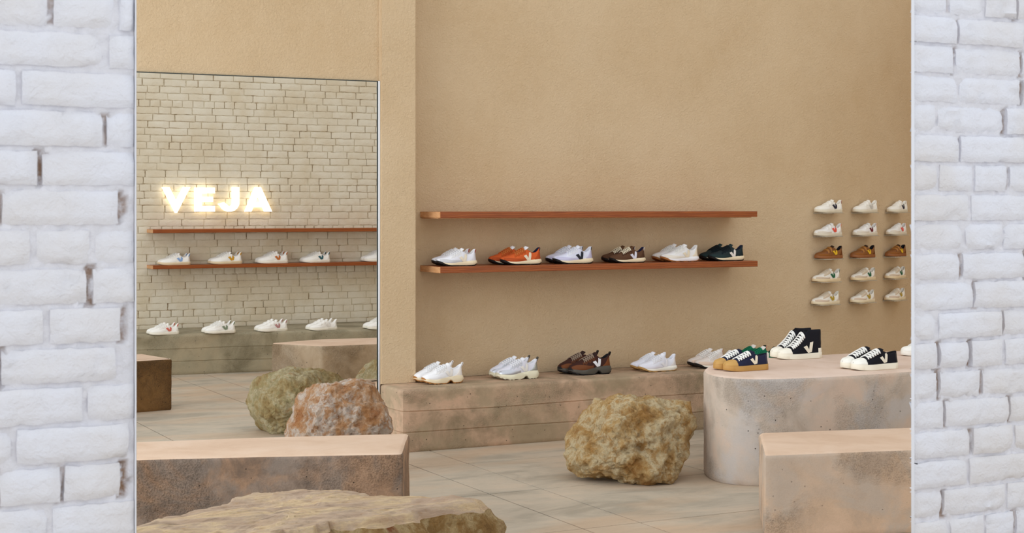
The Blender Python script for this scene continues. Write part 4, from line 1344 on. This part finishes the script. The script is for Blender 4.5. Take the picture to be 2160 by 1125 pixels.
# canvas sneakers on the podium
PG = 'sneakers on the round podium'
PW = 'on the podium'
gum = (188, 142, 76)
ivory = (240, 233, 214)
pair('canvas', full(dict(upper=(36, 38, 62), v=(240, 228, 204), mid=gum, cap=(196, 152, 84), lace=(244, 242, 236), lining=(24, 24, 40)), (34, 36, 58)),
     1535, 1625, yb(1580, 783.5, PH), PH, 1510, 0.115, 'navy canvas sneaker with gum sole', PW, PG)
pair('hightop', full(dict(upper=(22, 22, 30), v=ivory, mid=ivory, cap=(244, 238, 222), lace=(244, 242, 236), lining=(20, 20, 24)), (20, 20, 28)),
     1648, 1739, yb(1694, 758.5, PH), PH, 1630, 0.12, 'black high-top canvas sneaker with ivory sole', PW, PG)
pair('canvas', full(dict(upper=(22, 22, 30), v=ivory, mid=ivory, cap=(242, 240, 230), lace=(244, 242, 236), lining=(20, 20, 24)), (20, 20, 28)),
     1804, 1901, yb(1852, 781.5, PH), PH, 1779, 0.12, 'black low canvas sneaker with ivory sole', PW, PG)
Yw = yb(1930, 753, PH) + 0.02
shoe('canvas', full(dict(upper=(240, 238, 232), v=ivory, mid=(244, 240, 230), cap=(244, 242, 234), lace=(244, 242, 236)), (240, 238, 232)), 0.28,
     (x_at(1906, Yw) + 0.14, Yw, PH), 0, 'white sneaker on the podium, cut off by the right brick pier', PG)

# small sneakers on acrylic ledges, three columns by five rows
def ledge(loc, rz, w, label):
    r = empty('acrylic_ledge', loc, rz)
    tag(r, label, 'ledge', 'clear ledges on the beige wall')
    pl = bm_obj('plate', box_bm(-w / 2, w / 2, -0.105, -0.003, -0.005, 0.0, 0.001, 1), M['acrylic'], r, None)
    bm_obj('back_plate', box_bm(-w / 2, w / 2, -0.003, -0.0005, -0.010, 0.0), M['acrylic'], r, None)
    bm_obj('front_lip', box_bm(-w / 2, -w / 2 + w * 0.42, -0.108, -0.105, -0.006, -0.001), M['acrylic'], pl, None)
kcream = (232, 224, 206)
rows_ = [
    ('velcro', 1.513, [dict(v=(24, 28, 52), tab=(140, 40, 44)), dict(v=(206, 200, 190)), dict(v=(28, 34, 60), tab=(226, 196, 176))], dict(upper=(240, 234, 222), mid=(226, 214, 190)), 'white'),
    ('velcro', 1.331, [dict(v=(232, 84, 66), tab=(226, 90, 70)), dict(v=(110, 28, 40), tab=(206, 128, 100)), dict(v=(236, 92, 80), tab=(226, 120, 90))], dict(upper=(242, 238, 232), guard=(222, 210, 192), counter=(222, 208, 190), mid=(224, 212, 190)), 'white'),
    ('velcro', 1.156, [dict(), dict(), dict()], dict(upper=(132, 80, 36), guard=(142, 88, 42), counter=(110, 64, 30), v=(232, 186, 40), mid=(150, 92, 50), lining=(26, 24, 30), tab=(26, 24, 30), stay=(120, 70, 34), lace=(168, 112, 52), tongue=(60, 40, 26), gfin='suede'), 'brown'),
    ('court', 0.978, [dict(), dict(), dict()], dict(upper=(238, 232, 220), guard=(208, 186, 160), counter=(206, 184, 158), stay=(212, 194, 168), v=(20, 96, 62), mid=(232, 208, 168), lace=(228, 212, 188), tab=(40, 100, 74)), 'beige'),
    ('court', 0.803, [dict(), dict(), dict()], dict(upper=(240, 234, 222), guard=(214, 190, 166), counter=(214, 192, 168), stay=(216, 196, 172), v=(182, 150, 48), mid=(234, 216, 182), lace=(230, 214, 190), tab=(200, 180, 110)), 'beige'),
]
vnames = [['black V and red heel', 'pale grey V', 'black V and beige heel'],
          ['coral V', 'maroon V', 'red V and beige toe'],
          ['yellow V', 'yellow V', 'yellow V'], ['green V', 'green V', 'green V'], ['mustard V', 'mustard V', 'mustard V']]
rown = ['top', 'second', 'middle', 'fourth', 'bottom']
coln = ['left', 'middle', 'right']
def on_wall(px):
    best = None
    s = 2.5
    while s < 5.6:
        p, a = wall_pt(s)
        q = p + Vector((math.sin(a), -math.cos(a), 0)) * 0.055
        xr = q.x * CT - q.y * ST; zf = q.x * ST + q.y * CT
        e = abs(CX + F * xr / zf - px)
        if best is None or e < best[0]: best = (e, p, a)
        s += 0.004
    return best[1], best[2]
colpx = [[1748, 1747.5, 1749, 1744, 1742.5], [1826, 1826, 1821, 1822, 1820.5], [1894, 1891.5, 1890.5, 1889.5, 1889]]
for r, (kind, z, var, base, nm) in enumerate(rows_):
    for cidx in range(3):
        p, a = on_wall(colpx[cidx][r])
        d = full(dict(base, **var[cidx]), base['upper'])
        Ls = (0.262, 0.258, 0.250)[cidx]
        loc = p + Vector((math.sin(a), -math.cos(a), 0)) * 0.055
        zz = z + 0.004
        shoe(kind, d, Ls, (loc.x, loc.y, zz), a, '%s kids sneaker with %s, %s row, %s column of wall grid' % (nm, vnames[r][cidx], rown[r], coln[cidx]), 'kids sneakers in the wall grid')
        ledge((p.x, p.y, zz), a, Ls * 0.84, 'clear acrylic ledge in the %s row, %s column of the wall grid' % (rown[r], coln[cidx]))

# sneakers seen beyond the tall opening
def far_pair(kind, c, toe, heel, Y, z, rear_shift, desc, where, group):
    x0, x1 = x_at(toe, Y - 0.02), x_at(heel, Y - 0.035)
    L = min(0.32, max(0.27, x1 - x0))
    a = shoe(kind, c, L, ((x0 + x1) / 2, Y, z), 0, desc + ', nearer of its pair ' + where, group)
    copy_shoe(a, ((x0 + x1) / 2 + rear_shift, Y + 0.125, z), 0, desc + ', farther of its pair ' + where)
FG = 'white sneakers on the shelf under the sign'
FW = 'on the shelf under the sign'
fw = (244, 241, 234)
sole_g = (226, 206, 170)
sole_w = (240, 234, 218)
for (toe, heel, v, ml, desc) in ((338, 403, (140, 172, 216), sole_g, 'white sneaker with light blue V'), (445, 512, (206, 152, 40), sole_g, 'white sneaker with mustard V'),
                                 (545, 609, (192, 110, 50), sole_w, 'white sneaker with orange-brown V'), (640, 698, (46, 92, 102), sole_w, 'white sneaker with teal V'),
                                 (770, 832, (226, 222, 214), sole_w, 'plain white sneaker beside the pilaster')):
    far_pair('court', full(dict(upper=fw, v=v, tab=v, mid=ml), fw), toe, heel, 14.93, FS0, 0.008, desc, FW, FG)
FB = 'white sneakers on the bench under the sign'
FBW = 'on the bench under the sign'
for k, (toe, heel, py, v, kind, desc) in enumerate(((318, 378, 707, (214, 112, 98), 'court', 'white sneaker with coral V'), (434, 498, 704, (128, 142, 118), 'court', 'white sneaker with sage green V'),
                                         (546, 608, 700, (186, 136, 134), 'velcro', 'white sneaker with dusty pink V'), (655, 713, 697.5, (232, 228, 220), 'velcro', 'all white strap sneaker'),
                                         (777, 838, 695, (232, 228, 220), 'court', 'all white sneaker beside the pilaster'))):
    Yk = on_z((toe + heel) / 2, py, 0.375).y + 0.05
    far_pair(kind, full(dict(upper=fw, v=v, tab=v, mid=sole_w), fw), toe, heel, min(Yk, 14.85), 0.375, 0.0, desc, FBW, FB)
